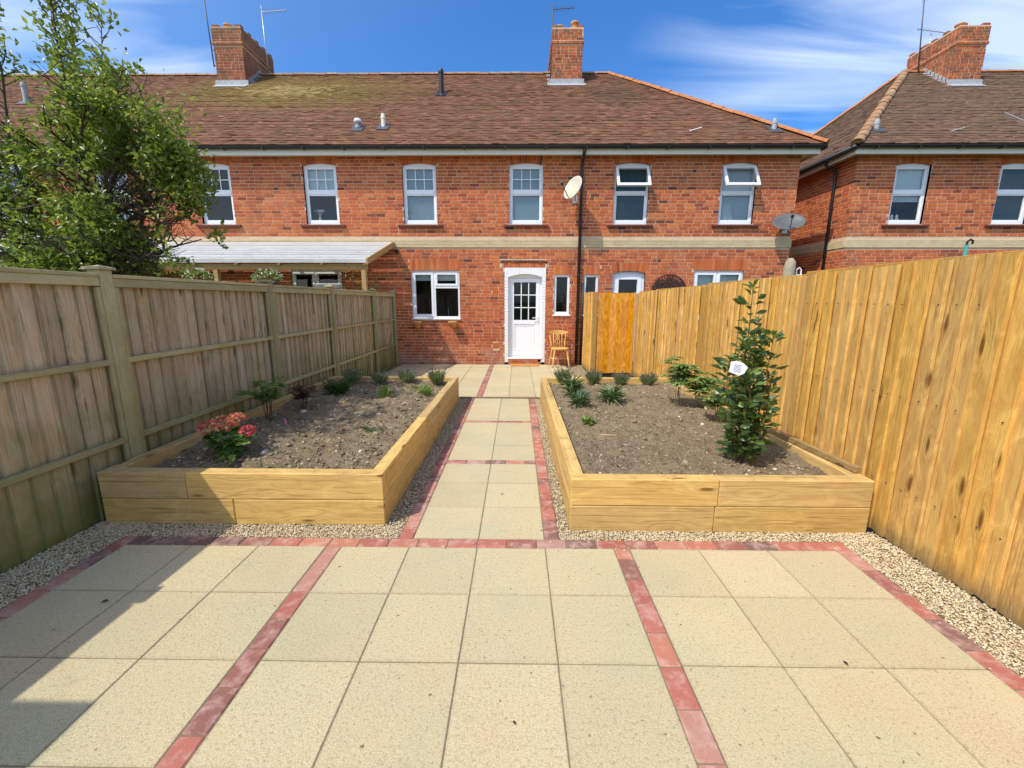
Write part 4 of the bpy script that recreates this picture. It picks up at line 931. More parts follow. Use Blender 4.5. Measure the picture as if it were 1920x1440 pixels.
o = pipe_vent(roof, -3.60, 11.07, 5.80, .055, 'lead', 'dark_metal'); MB().lathe([(.085, 5.80), (.09, 5.84), (.07, 5.88), (.02, 5.885)], -3.6, 11.07, 14).build('vent_cap', 'upvc', o, smooth=True)
pipe_vent(roof, -3.0, 11.14, 6.02, .052, 'fascia_white', 'dark_metal'); pipe_vent(roof, 6.285, 10.96, 5.82, .055, 'lead', 'dark_metal')
pipe_vent(roof, -13.2, 12.6, 7.4, .06, 'lead', 'dark_metal')
def roof_bar(parent, a, b): MB().tube([a, b], .014, 6).build('roof_hook', 'aerial_metal', parent)
roof_bar(roof, (4.29, 10.89, 5.53), (4.53, 10.80, 5.575))
MB().tube([(4.29, 10.89, 5.47), (4.29, 10.89, 5.56)], .02, 6).build('roof_hook', 'aerial_metal', roof)

# ------------------------------------------------------------------ right hand house
nh = empty('brick_house', (11, YW, 0), 'separate red brick house with hipped roof beyond the golden fence', 'house')
NX0, NX1 = 8.15, 18.5
nops = [(9.08, 9.89, Z0U, Z1U - .02), (11.51, 12.32, Z0U, Z1U - .02), (14.5, 15.3, Z0U, Z1U - .02)]
m = MB(); wall_faces(m, TF, NX0, NX1, 0, ZE + .1, nops); m.add([(NX0, YW, 0), (NX0, YW + 7.9, 0), (NX0, YW + 7.9, ZE + .1), (NX0, YW, ZE + .1)], [(0, 3, 2, 1)]); nwall = m.build('wall', 'mortar', nh)
b = MB(); nex = [(a - .03, c + .03, Z1U - .09, Z1U + .13) for a, c, _, _ in nops]
lay(TF, NX0 - .006, NX1, 1.5, ZE, nops + nex + [(NX0 - .1, NX1, 2.885, 3.075)], b); lay(lambda u, z, d: (NX0 - d, u, z), YW, YW + 7.8, 1.5, ZE, [(YW - .1, YW + 8, 2.885, 3.075)], b)
for a, c, _, _ in nops: arch(b, a - .025, c + .025, Z1U - .075, .055, Z1U + .125, YW, 13)
tag(b.build('brickwork', 'brick', nwall), kind='stuff')
m = MB(); m.cbox(NX0 - .022, NX1, YW - .022, YW + .01, 2.885, 3.073, .004); m.cbox(NX0 - .022, NX0 + .01, YW + .011, YW + 7.8, 2.885, 3.073, .004)
for r in range(3):
    u = 11.9
    while u < NX1: m.cbox(u, u + .22, YW - .027, YW - .0221, 2.89 + r * .062, 2.945 + r * .062, .002); u += .228
m.build('band_course', 'band', nh)
sash_window(nh, 9.08, 9.89, Z0U, Z1U - .02, 'plain', 'blind_white', Z0U + .52); sash_window(nh, 11.51, 12.32, Z0U, Z1U - .02, 'plain', 'curtain_teal'); sash_window(nh, 14.5, 15.3, Z0U, Z1U - .02, 'plain', 'blind_grey')
NE = 7.84
nv = [(NE, YE, ZEV), (NX1 + .3, YE, ZEV), (NX1 + .3, YR, ZR), (NE + rr, YR, ZR), (NE, YE + 2 * rr, ZEV), (NX1 + .3, YE + 2 * rr, ZEV)]
nroof = roof_deck('roof', (nv, [(0, 1, 2, 3), (0, 3, 4), (4, 3, 2, 5)]), 'roof_tile_old', nh)
roof_slope(None, 'n', 'roof_tile_old', (NE, YE, ZEV), (NX1 + .3, YE, ZEV), (0, 1, 0), None, RUN, True, False, None, nroof)
roof_slope(None, 's', 'roof_tile_old', (NE, YE + 2 * rr, ZEV), (NE, YE, ZEV), (1, 0, 0), None, RUN, True, True, None, nroof)
half_tile_run((NE - .02, YE - .02, ZEV + .02), (NE + rr, YR, ZR + .02), .115, 'ridge', nroof, 'hip_tile'); half_tile_run((NE - .02, YE + 2 * rr + .02, ZEV + .02), (NE + rr, YR, ZR + .02), .10, 'hip_red', nroof, 'hip_tile')
half_tile_run((NE + rr, YR, ZR), (NX1 + .3, YR, ZR), .10, 'hip_red', nroof, 'ridge_tile')
eaves(NE + .05, NX1 + .2, nh, YE + .06)
MB().box(NE + .05, NE + .072, YE + .083, YE + 2 * rr, 4.885, 5.05).build('fascia', 'fascia_white', nh); MB().box(NE + .073, NX0, YE + .40, YE + 2 * rr, 4.947, 4.959).build('soffit', 'soffit_cream', nh)
MB().tube([(NE - .012, YE, 5.02), (NE - .012, YE + 2 * rr, 5.02)], .055, 10).build('gutter', 'black_plastic', nh, smooth=True)
m = MB(); m.tube([(NE, 11.32, 5.0), (NE + .02, 11.32, 4.9), (NX0 - .07, 11.28, 4.78), (NX0 - .06, 11.27, 4.7), (NX0 - .06, 11.25, 1.3)], .034, 10); m.build('downpipe', 'black_plastic', nh, smooth=True)
chimney(nh, 12.52, 13.33, 13.52, 15.1, 7.62, 9.13, 8.66, [(12.75, 13.8, .18), (12.75, 14.75, .16)], 'terracotta')
pipe_vent(nroof, 8.66, 10.95, 5.80, .055, 'lead', 'dark_metal')
roof_bar(nroof, (10.29, 10.90, 5.50), (10.56, 10.80, 5.55)); roof_bar(nroof, (11.80, 11.2, 6.03), (12.12, 11.0, 5.76))
# cat shaped ornaments on two upstairs sills
def ornament(x, z, lab, y=YW + .16):
    r = empty('window_ornament', (x, y, z), lab, 'ornament', 'ornaments on upstairs sills')
    for dx, s_ in ((-.07, 1), (.06, .85)): MB().lathe([(.045 * s_, z), (.055 * s_, z + .05), (.03 * s_, z + .10), (.04 * s_, z + .13), (.02 * s_, z + .165)], x + dx, y, 10).build('figurine', 'ornament_white', r, smooth=True)
ornament(5.35, Z0U + .075, 'pair of white figurines on sill below the open window nearest the grey dish'); ornament(9.35, Z0U + .075, 'pair of white figurines in window of the separate hipped house')
r = empty('dried_flowers', (-4.6, YW + .16, Z0U + .07), 'pale dried flowers in vase behind second upstairs window pane', 'flowers')
MB().lathe([(.03, Z0U + .07), (.045, Z0U + .12), (.025, Z0U + .2)], -4.6, YW + .16, 10).build('vase', 'ornament_white', r, smooth=True)
m = MB()
for k in range(9): a = random.uniform(-.12, .12); m.tube([(-4.6, YW + .16, Z0U + .2), (-4.6 + a, YW + .16 + random.uniform(-.03, .03), Z0U + .30 + random.uniform(0, .12))], .004, 4); m.lathe([(.0, Z0U + .30), (.025, Z0U + .33), (.0, Z0U + .36)], -4.6 + a, YW + .16, 6, cap=False)
m.build('stems', 'ornament_white', r)

# ------------------------------------------------------------------ aerials and dishes
def aerial(base, top, boom, lab, els=9, tilt=0., mat='aerial_metal', brackets=()):
    r = empty('tv_aerial', base, lab, 'aerial', 'rooftop television aerials')
    MB().tube([base, top], .016, 8).build('mast', mat, r, smooth=True)
    if boom:
        a, b_ = Vector(boom[0]), Vector(boom[1]); MB().tube([a, b_], .011, 6).build('boom', mat, r)
        d = (b_ - a); t = d.normalized(); sd = t.cross(Vector((0, 0, 1))).normalized(); m = MB()
        for k in range(els): p = a + d * (k + .3) / els; w_ = .16 - .007 * k; m.tube([p - sd * w_, p + sd * w_], .004, 4)
        m.build('element', mat, r)
    for (p, q) in brackets: MB().tube([p, q], .012, 6).build('bracket', 'dark_metal', r)
    return r
aerial((-8.78, 13.95, 8.40), (-8.86, 13.95, 10.6), ((-8.86, 13.95, 10.45), (-8.35, 13.7, 10.2)), 'dark aerial mast bracketed to the face of the mossy chimney', 8, mat='dark_metal', brackets=(((-8.8, 13.95, 8.85), (-8.55, 13.95, 8.85)), ((-8.78, 13.95, 8.45), (-8.55, 13.95, 8.45))))
aerial((-7.6, 14.75, 8.45), (-7.63, 14.75, 10.45), ((-7.63, 14.75, 10.28), (-6.75, 14.5, 10.18)), 'pale aerial with long boom rising behind the mossy chimney', brackets=(((-7.6, 14.75, 8.55), (-7.75, 14.75, 8.55)), ((-7.75, 14.62, 8.52), (-7.05, 14.7, 8.47))))
aerial((1.205, 14.0, 8.05), (1.245, 14.0, 9.98), ((1.245, 14.0, 9.86), (1.84, 13.8, 9.78)), 'dark aerial beside the chimney above the black downpipe', mat='dark_metal', brackets=(((1.2, 14, 8.8), (1.25, 14, 8.8)),))
aerial((12.3, 14.4, 8.35), (12.1, 14.4, 10.55), ((12.1, 14.4, 10.30), (12.95, 14.1, 10.28)), 'tall dark aerial mast at the hip of the separate house', mat='dark_metal', brackets=(((12.27, 14.4, 8.75), (12.55, 14.4, 8.75)),))
aerial((13.0, 15.0, 9.12), (13.0, 15.0, 9.75), ((13.35, 14.9, 9.70), (12.55, 15.0, 9.86)), 'small aerial perched on the chimney top of the separate house', 7)
def dish(center, normal, w, h, mat, lab, wallp, arm=.34):
    c = Vector(center); n = Vector(normal).normalized(); r = empty('satellite_dish', wallp, lab, 'satellite dish', 'wall mounted satellite dishes')
    side = n.cross(Vector((0, 0, 1))).normalized(); up = side.cross(n).normalized(); m = MB(); vs = [tuple(c - n * .07)]; fs = []; N = 28
    for i, f in enumerate((.25, .5, .75, .93, 1.0)):
        for j in range(N):
            a = 2 * PI * j / N; vs.append(tuple(c + side * (math.cos(a) * w * f) + up * (math.sin(a) * h * f) - n * .07 * (1 - f * f) + n * (.0 if i < 4 else -.012)))
    for j in range(N): fs.append((0, 1 + j, 1 + (j + 1) % N))
    for i in range(4):
        for j in range(N): fs.append((1 + i * N + j, 1 + (i + 1) * N + j, 1 + (i + 1) * N + (j + 1) % N, 1 + i * N + (j + 1) % N))
    m.add(vs, fs); o = m.build('reflector', mat, r, smooth=True); md = o.modifiers.new('thick', 'SOLIDIFY'); md.thickness = .008
    bot = c - up * h * .9; lnb = c - up * h * .55 + n * arm; m = MB(); m.tube([c - n * .09, bot - n * .02, bot + n * .06, lnb], .011, 6); m.build('feed_arm', 'dark_metal', r)
    MB().tube([lnb + n * .05, lnb - n * .04], [.03, .035], 10).build('feed_horn', 'dark_metal', r); MB().tube([lnb - n * .042, lnb - n * .055], .033, 10).build('horn_cap', 'upvc', r)
    wp = Vector(wallp); MB().tube([c - n * .09, c - n * .13, Vector((c.x - n.x * .13, c.y - n.y * .13 + .02, wp.z)), wp], .018, 8).build('bracket', 'aerial_metal', r); MB().cbox(wp.x - .06, wp.x + .06, YW - .02, YW - .008, wp.z - .09, wp.z + .09, .003).build('wall_plate', 'aerial_metal', r)
dish((1.50, 10.27, 4.15), (-.62, -.62, .45), .235, .30, 'dish_beige', 'beige satellite dish mounted beside the black downpipe', (1.62, YW - .01, 3.98))
dish((6.53, 10.34, 3.43), (-.30, -.80, .75), .34, .27, 'dish_grey', 'dark grey satellite dish at the corner of the terrace', (6.66, YW - .01, 3.30), .26)

# ------------------------------------------------------------------ neighbour's slatted canopy (left)
cn = empty('slatted_canopy', (-6, 9.7, 0), 'white slatted lean-to canopy behind the weathered fence', 'canopy')
CX0, CX1, CYF, CZF, CYB, CZB = -8.95, -2.75, 8.72, 2.42, 10.66, 3.0
dv = Vector((0, CYB - CYF, CZB - CZF)); CL = dv.length; dv.normalize(); cnr = Vector((0, -dv.z, dv.y)); ns = 17; st = CL / ns
for k in range(ns):
    p = Vector((0, CYF, CZF)) + dv * (k * st); q = p + dv * (st - .016 - random.uniform(0, .010))
    a, b_ = p - cnr * .009, q - cnr * .009; c, d_ = q + cnr * .009, p + cnr * .009
    m = MB(); m.prism([(v.y, v.z) for v in (a, b_, c, d_)], 'x', CX0, CX1 - .03); me = m.mesh('slat'); me.materials.append(MAT['white_slat']); o = link('slat', me, cn, (0, 0, random.uniform(-.004, .004)))
for k, xx in enumerate([CX0 + .05 + i * (CX1 - CX0 - .12) / 7 for i in range(8)]):
    p0 = Vector((0, CYF - .02, CZF)) - cnr * .012; p1 = Vector((0, CYB, CZB)) - cnr * .012
    MB().prism([(p0.y, p0.z), (p1.y, p1.z), (p1.y, p1.z - .11), (p0.y, p0.z - .09)], 'x', xx - .024, xx + .024).build('rafter', 'canopy_wood', cn)
p0 = Vector((0, CYF - .03, CZF)); p1 = Vector((0, CYB, CZB)); MB().prism([(p0.y, p0.z + .02), (p0.y, p0.z - .10), (p1.y, p1.z - .11), (p1.y, p1.z + .02)], 'x', CX1 - .028, CX1).build('barge_board', 'canopy_wood', cn)
MB().cbox(CX0, CX1 - .03, CYF - .028, CYF - .008, CZF - .07, CZF + .012, .003).build('edge_board', 'white_slat', cn)
MB().cbox(CX0, CX1 - .05, CYF + .04, CYF + .12, CZF - .20, CZF - .085, .004).build('beam', 'canopy_wood', cn)
for xx in (CX0 + .15, -5.9, CX1 - .12): MB().cbox(xx - .045, xx + .045, CYF + .035, CYF + .125, 0, CZF - .20, .005).build('post', 'canopy_wood', cn)
m = MB(); m.cbox(-2.735, -2.66, YW - .10, YW - .009, 2.74, 2.83, .006); wl = tag(m.build('wall_lamp', 'black_plastic'), 'small black box lamp high on the wall beside the canopy end', 'lamp')
# dark lead skirt where a lower outbuilding roof meets the terrace behind the tree
ob = empty('outbuilding', (-11, 9.9, 0), 'low grey roofed lean-to behind the leafy tree', 'outbuilding')
MB().prism([(8.6, 2.55), (YW - .01, 3.15), (YW - .01, 3.22), (8.6, 2.62)], 'x', -14, -9.0).build('roof', 'lead', ob); MB().box(-13.9, -9.1, 8.8, YW - .02, 0, 2.5).build('wall', 'mortar', ob)

# things above the right fence
wp_ = empty('worn_post', (6.1, 9.45, 0), 'thick rounded weathered timber post beyond the golden fence', 'post')
m = MB(); m.tube([(6.1, 9.45, 0), (6.1, 9.45, 1.2), (6.12, 9.45, 2.30), (6.13, 9.45, 2.44), (6.13, 9.45, 2.52)], [.115, .11, .115, .10, .04], 14); m.build('shaft', 'old_post', wp_, smooth=True)
hl = empty('wall_lantern', (6.36, 9.5, 2.0), 'black and white lantern hooked on the worn timber post', 'lantern')
m = MB(); m.cbox(6.29, 6.41, 9.42, 9.54, 1.95, 2.15, .01); m.build('body', 'black_plastic', hl); m = MB(); m.cbox(6.28, 6.42, 9.41, 9.55, 2.155, 2.18, .004); m.tube([(6.30, 9.48, 2.18), (6.30, 9.48, 2.28), (6.35, 9.48, 2.33), (6.40, 9.48, 2.28), (6.40, 9.48, 2.18)], .012, 6); m.build('handle', 'upvc', hl); m = MB(); m.tube([(6.22, 9.48, 2.31), (6.35, 9.48, 2.33)], .01, 6); m.build('hook', 'dark_metal', hl)
fan = empty('fan_trellis', (3.98, 10.62, 1.8), 'rusty half round openwork panel on the wall above the golden fence', 'wall panel')
m = MB(); R_ = .42
def ringp(r, z0=1.82, n=24): return [(3.98 + r * math.cos(PI * k / n), 10.63, z0 + r * math.sin(PI * k / n)) for k in range(n + 1)]
m.tube(ringp(R_), .018, 6); m.tube([(3.98 - R_, 10.63, 1.82), (3.98 + R_, 10.63, 1.82)], .018, 6); m.build('rim', 'rust_iron', fan)
m = MB()
for k in range(95):
    a = random.uniform(.1, PI - .1); q = R_ * math.sqrt(random.uniform(.02, .9)); x_, z_ = 3.98 + q * math.cos(a), 1.82 + q * math.sin(a); t = random.uniform(0, PI); pts = []
    for j in range(7): w_ = t + j * .9; rr_ = .055 * (1 - j * .08); pts.append((x_ + rr_ * math.cos(w_), 10.635 + random.uniform(-.004, .004), z_ + rr_ * math.sin(w_)))
    m.tube(pts, .010, 5)
m.build('scrollwork', 'rust_iron', fan)
hk = empty('garden_hook', (10.4, 10.0, 0), 'teal pole with black crook showing above the golden fence', 'pole'); MB().tube([(10.35, 10.0, 0), (10.35, 10.0, 2.86)], .04, 8).build('shaft', 'teal_paint', hk)
MB().tube([(10.35, 10, 2.86), (10.35, 10, 2.93), (10.41, 10, 2.98), (10.47, 10, 2.95), (10.47, 10, 2.88)], .022, 8).build('crook', 'black_plastic', hk)

# ------------------------------------------------------------------ objects by the back door
ch = empty('farmhouse_chair', (1.30, 10.36, .012), 'pale wooden farmhouse chair with pierced splat beside the back door', 'chair', rz=math.radians(8))
CW = 'chair_wood'
def cb(nm, m, smooth=True): return m.build(nm, CW, ch, smooth=smooth, world=False)
m = MB(); sv = []; N = 20
for z, f in ((.425, .92), (.435, 1), (.455, 1), (.465, .93)):
    for j in range(N): a = 2 * PI * j / N; sq = (abs(math.cos(a)) ** 3.2 + abs(math.sin(a)) ** 3.2) ** (-1 / 3.2); sv.append((.21 * f * sq * math.cos(a) * (1 + .08 * (-math.sin(a))), .20 * f * sq * math.sin(a), z))
fs = [tuple(range(N))[::-1], tuple(range(3 * N, 4 * N))] + [(i * N + j, i * N + (j + 1) % N, (i + 1) * N + (j + 1) % N, (i + 1) * N + j) for i in range(3) for j in range(N)]
m.add(sv, fs); cb('seat', m, False)
for sx in (-1, 1):
    for sy in (-1, 1):
        p0 = Vector((sx * .15, sy * .14, .43)); p1 = Vector((sx * .21, sy * .20, 0)); m = MB(); L = [p0.lerp(p1, t) for t in (0, .15, .3, .36, .42, .6, .75, .8, .86, 1)]; m.tube(L, [.016, .020, .022, .015, .023, .022, .019, .014, .019, .013], 10); cb('leg', m)
for sx in (-1, 1): m = MB(); m.tube([(sx * .18, -.17, .20), (sx * .182, 0, .20), (sx * .18, .17, .20)], [.010, .015, .010], 8); cb('stretcher', m)
m = MB(); m.tube([(-.18, 0, .20), (0, 0, .20), (.18, 0, .20)], [.010, .015, .010], 8); cb('stretcher', m)
def back(x, z): return .165 + (z - .46) * .22 - .06 * (x / .2) ** 2 * .3
for sx in (-1, 1):
    m = MB(); P_ = [(sx * (.165 + .04 * t), back(.17, .46 + .33 * t), .455 + .34 * t) for t in (0, .25, .5, .75, 1)]; m.tube(P_, [.017, .021, .018, .017, .015], 8); cb('back_post', m)
    m = MB(); m.tube([(sx * .095, back(.1, .46), .455), (sx * .105, back(.1, .62), .62), (sx * .112, back(.1, .8), .80)], [.009, .012, .009], 8); cb('spindle', m)
m = MB(); n = 12; vs = []
for k in range(n + 1):
    x_ = -.24 + .48 * k / n; t = abs(x_) / .24; zb_, zt_ = .775 + .0 * t, .865 + .02 * (1 - t * t) - .015 * t; y_ = back(0, .80) - .075 * t * t + .02
    vs += [(x_, y_ - .011, zb_ + .035 * t ** 4), (x_, y_ + .011, zb_ + .035 * t ** 4), (x_, y_ + .016, zt_), (x_, y_ - .006, zt_)]
fs = [(3, 2, 1, 0), tuple(4 * n + i for i in range(4))] + [(4 * k + i, 4 * k + (i + 1) % 4, 4 * k + 4 + (i + 1) % 4, 4 * k + 4 + i) for k in range(n) for i in range(4)]
m.add(vs, fs); cb('crest_rail', m, False)
m = MB()          # pierced splat: roundel, lyre arms, foot
def bk3(x_, z_): return (x_, back(0, z_), z_)
m.tube([bk3(.048 * math.cos(a), .72 + .048 * math.sin(a)) for a in [2 * PI * k / 16 for k in range(17)]], .011, 6)
m.tube([bk3(0, .775), bk3(0, .47)], .010, 6)
for sx in (-1, 1): m.tube([bk3(sx * .02, .68), bk3(sx * .055, .62), bk3(sx * .05, .57), bk3(sx * .02, .55), bk3(sx * .05, .52), bk3(sx * .03, .465)], .011, 6)
cb('splat', m)
mt = empty('doormat', (.45, 10.44, .012), 'brown coir doormat below the white back door', 'doormat'); m = MB(); m.cbox(.10, .80, 10.32, 10.60, .014, .038, .006); m.build('mat', 'doormat', mt)
m = MB(); m.cbox(.86, .92, YW - .05, YW - .02, .0, .06, .004)
def wallpot(x, z, lab):
    r = empty('wall_pot', (x, YW - .12, z), lab, 'pot', 'terracotta pots hung below the kitchen window')
    MB().lathe([(.06, z), (.105, z + .13), (.12, z + .135), (.12, z + .17), (.10, z + .17), (.08, z + .05)], x, YW - .15, 18).build('bowl', 'terracotta', r, smooth=True)
    m = MB(); m.tube([(x + .118 * math.cos(a), YW - .15 + .118 * math.sin(a), z + .125) for a in [2 * PI * k / 20 for k in range(21)]], .006, 6); m.tube([(x, YW - .02, z + .11), (x, YW - .012, z + .2)], .006, 6); m.build('bracket', 'terracotta', r)
wallpot(-2.24, .93, 'terracotta wall pot under the kitchen window, the one next to the grey fence'); wallpot(-1.35, .94, 'terracotta wall pot under the kitchen window, the one nearer the back door')
bt = empty('timber_offcut', (2.66, 3.4, .4), 'loose square timber offcut lying along the bed edge by the golden fence', 'timber'); m = MB(); m.cbox(-.022, .022, -.58, .58, 0, .045, .003); me = m.mesh('batten'); me.materials.append(MAT['offcut']); link('batten', me, bt, (2.675, 3.45, .397)).rotation_euler.z = .06

# ------------------------------------------------------------------ foliage
def leaves(name, P, D, L, W, var, mat, parent, fold=.25, curl=.2, upbias=.6):
    """kite shaped folded leaves: P base, D direction, L length, W width"""
    P = np.asarray(P, float); D = np.asarray(D, float); n = len(P); D /= np.linalg.norm(D, axis=1, keepdims=True) + 1e-9
    U = np.array([0, 0, 1.]) * upbias + rng.normal(0, .6, (n, 3)); U -= D * (U * D).sum(1, keepdims=True); U /= np.linalg.norm(U, axis=1, keepdims=True) + 1e-9
    Sd = np.cross(D, U); L = np.broadcast_to(np.asarray(L, float), (n,))[:, None]; W = np.broadcast_to(np.asarray(W, float), (n,))[:, None]
    v0 = P; tip = P + D * L - U * L * curl; c = P + D * L * .5 - U * L * curl * .15
    l = P + D * L * .45 + Sd * W * .5 + U * W * fold; r = P + D * L * .45 - Sd * W * .5 + U * W * fold
    l2 = P + D * L * .75 + Sd * W * .33 + U * (W * fold * .7 - L * curl * .5); r2 = P + D * L * .75 - Sd * W * .33 + U * (W * fold * .7 - L * curl * .5)
    V = np.stack([v0, l, l2, tip, r2, r, c], 1); k = (np.arange(n) * 7)[:, None]
    Q = np.concatenate([k + np.array([[0, 6, 2, 1]]), k + np.array([[6, 3, 2, 2]])[:, :3] if False else k + np.array([[0, 5, 4, 6]])], 1).reshape(-1, 4)
    T = np.concatenate([k + np.array([[6, 3, 2]]), k + np.array([[6, 4, 3]])], 1).reshape(-1, 3)
    faces = np.concatenate([Q.reshape(-1), T.reshape(-1)]); nq, nt = len(Q), len(T)
    me = bpy.data.meshes.new(name); me.vertices.add(n * 7); me.vertices.foreach_set('co', V.reshape(-1).astype(np.float32)); me.loops.add(len(faces)); me.loops.foreach_set('vertex_index', faces.astype(np.int32)); me.polygons.add(nq + nt)
    me.polygons.foreach_set('loop_start', np.concatenate([np.arange(nq) * 4, nq * 4 + np.arange(nt) * 3]).astype(np.int32)); me.polygons.foreach_set('loop_total', np.concatenate([np.full(nq, 4), np.full(nt, 3)]).astype(np.int32))
    var = np.broadcast_to(np.asarray(var, float), (n,)); at = me.attributes.new('var', 'FLOAT', 'FACE'); at.data.foreach_set('value', np.concatenate([np.repeat(var, 2), np.repeat(var, 2)]).astype(np.float32))
    me.update(calc_edges=True); me.validate(); me.materials.append(MAT[mat]); return link(name, me, parent)
def rdir(n, zb=0.):
    d = rng.normal(size=(n, 3)); d[:, 2] += zb; return d / np.linalg.norm(d, axis=1, keepdims=True)

# the tree behind the grey fence
tree = empty('garden_tree', (-4.5, 4.6, 0), 'leafy green multi stemmed tree overhanging the weathered fence', 'tree')
segs = []; tips = []
def grow(p, d, L, r, lev, zb):
    n = 4; pts = [p.copy()]; q = p.copy()
    for i in range(n):
        d = (d + Vector(rng.normal(0, .10, 3)) + Vector((0, 0, zb))).normalized(); q = q + d * (L / n); pts.append(q.copy())
    segs.append((pts, [r * (1 - .55 * i / n) for i in range(n + 1)]))
    if lev == 0:
        for i in range(1, n + 1): tips.append((pts[i], d))
        return
    for k in range({3: 6, 2: 5, 1: 5}[lev]):
        t = random.uniform(.25, 1); i = min(int(t * n), n - 1); b = pts[i].lerp(pts[i + 1], t * n - i)
        ang = random.uniform(0, 2 * PI); sd = Vector((math.cos(ang), math.sin(ang), random.uniform(-.1, .6))); nd = (d * .55 + sd * .75).normalized(); grow(b, nd, L * random.uniform(.45, .68), r * .5, lev - 1, zb * .6)
    if lev < 3: tips.append((pts[-1], d))
stems = [((-4.45, 4.6), (.015, .0, 1)), ((-4.35, 4.55), (.08, -.02, 1)), ((-4.6, 4.7), (-.10, .03, 1)), ((-4.3, 4.75), (.15, .04, 1)), ((-4.7, 4.5), (-.22, -.05, 1)), ((-4.8, 4.8), (-.35, .1, 1))]
for (b_, d) in stems:
    p = Vector((b_[0], b_[1], 0)); d = Vector(d).normalized(); pts = [p]; q = p
    for i in range(7): d = (d + Vector(rng.normal(0, .035, 3))).normalized(); q = q + d * .42; pts.append(q)
    segs.append((pts, [.05 * (1 - .09 * i) for i in range(8)]))
    for i in range(3, 8):
        z = pts[i].z
        for _ in range(4):
            ang = random.uniform(0, 2 * PI); grow(pts[i], Vector((math.cos(ang), math.sin(ang), .3)).normalized(), (1.1 if z < 2.4 else .6) * random.uniform(.5, 1.05), .016, 1, .02)
# upright shoots that stand clear of the dense lower crown
for (xa, ya, xb, yb, zt) in ((-4.15, 4.5, -4.12, 4.5, 5.1), (-4.75, 4.5, -4.72, 4.45, 5.2), (-4.0, 4.6, -3.72, 4.55, 4.25), (-3.9, 4.5, -3.56, 4.5, 3.85), (-5.2, 4.6, -5.3, 4.6, 5.0), (-4.4, 4.8, -4.42, 4.95, 4.6), (-3.55, 4.6, -3.35, 4.6, 3.35), (-3.3, 4.4, -3.12, 4.4, 3.25), (-5.7, 4.7, -5.9, 4.8, 4.3)):
    p = Vector((xa, ya, 2.3)); e = Vector((xb, yb, zt)); n_ = max(3, int((zt - 2.3) / .042)); pts = [p.lerp(e, t / 8) + Vector((.03 * math.sin(t * 1.3 + xa * 9), .03 * math.cos(t * 1.7), 0)) for t in range(9)]; segs.append((pts, [.016 - .0016 * t for t in range(9)]))
    for k in range(n_):
        t = (k + random.random()) / n_; i = min(int(t * 8), 7); b0 = pts[i].lerp(pts[i + 1], t * 8 - i)
        if random.random() < .12: continue
        ang = random.uniform(0, 2 * PI); grow(b0, Vector((math.cos(ang), math.sin(ang), .9)).normalized(), random.uniform(.14, .42) * (1.15 - .55 * t), .005, 0, .05)
for (tx, ty, tz) in ((-3.05, 4.5, 2.95), (-2.95, 4.35, 2.55), (-2.75, 4.6, 2.62), (-3.2, 4.3, 3.2), (-3.15, 4.7, 2.25), (-3.3, 4.2, 2.05), (-3.6, 4.1, 3.3), (-3.5, 4.4, 2.5), (-3.75, 4.4, 2.7), (-3.35, 4.6, 2.7), (-3.9, 4.1, 2.2), (-3.7, 3.9, 1.95)):     # long side boughs towards the garden
    p = Vector((-4.4, 4.6, 1.2 + (tz - 1.9) * .6)); e = Vector((tx, ty, tz)); pts = [p.lerp(e, t) + Vector((0, 0, .18 * math.sin(PI * t))) for t in (0, .25, .5, .75, 1)]; segs.append((pts, [.022, .018, .014, .01, .006]))
    for t in (.4, .55, .68, .8, .9, 1.0):
        b0 = p.lerp(e, t) + Vector((0, 0, .18 * math.sin(PI * t)))
        for _ in range(2): grow(b0, Vector((random.uniform(-.5, 1), random.uniform(-.8, .8), random.uniform(-.2, .8))).normalized(), .36, .008, 1, .0)
tm = MB()
for pts, rr_ in segs:
    e_ = pts[-1]
    if e_.x > -3.08 or (e_.z < 3.1 and ((e_.x + 4.75) / 1.5) ** 2 + ((e_.y - 4.3) / 1.1) ** 2 > 1 and abs(e_.y - 4.4) > .3): continue
    tm.tube(pts, rr_, 5, cap=False)
tm.build('trunk', 'bark', tree, smooth=True)
TP = np.array([tuple(t[0]) for t in tips]); TD = np.array([tuple(t[1]) for t in tips])
nl = 7; P = np.repeat(TP, nl, 0) + rng.normal(0, .055, (len(TP) * nl, 3)); D = np.repeat(TD, nl, 0) * .6 + rdir(len(P), -.15)
keep = ((P[:, 2] > 3.1) | (((P[:, 0] + 4.75) / 1.22) ** 2 + ((P[:, 1] - 4.3) / .95) ** 2 < 1) | ((P[:, 0] > -3.3) & (np.abs(P[:, 1] - 4.4) < .3) & (P[:, 0] < -2.85))) & ~((P[:, 2] > 3.1) & (np.abs(P[:, 1] - 4.5) > .5)) & (P[:, 2] > .9) & ~((P[:, 0] > -3.0) & (P[:, 2] < 2.0))
from mathutils import noise as mn2
keep &= np.array([mn2.noise(Vector(p) * 2.1) + .25 * mn2.noise(Vector(p) * 6) > (-.10 if p[2] < 3.0 else -.25) for p in P])      # clumps with gaps between them
P, D = P[keep], D[keep]
var = np.clip(rng.normal(.52, .27, len(P)) + (P[:, 2] - 3) * .06, 0, .97); var[rng.uniform(size=len(P)) < .012] = 1.
leaves('crown', P, D, rng.uniform(.04, .075, len(P)), rng.uniform(.022, .038, len(P)), var, 'leaf_tree', tree); print('tree leaves', len(P), 'segs', len(segs))

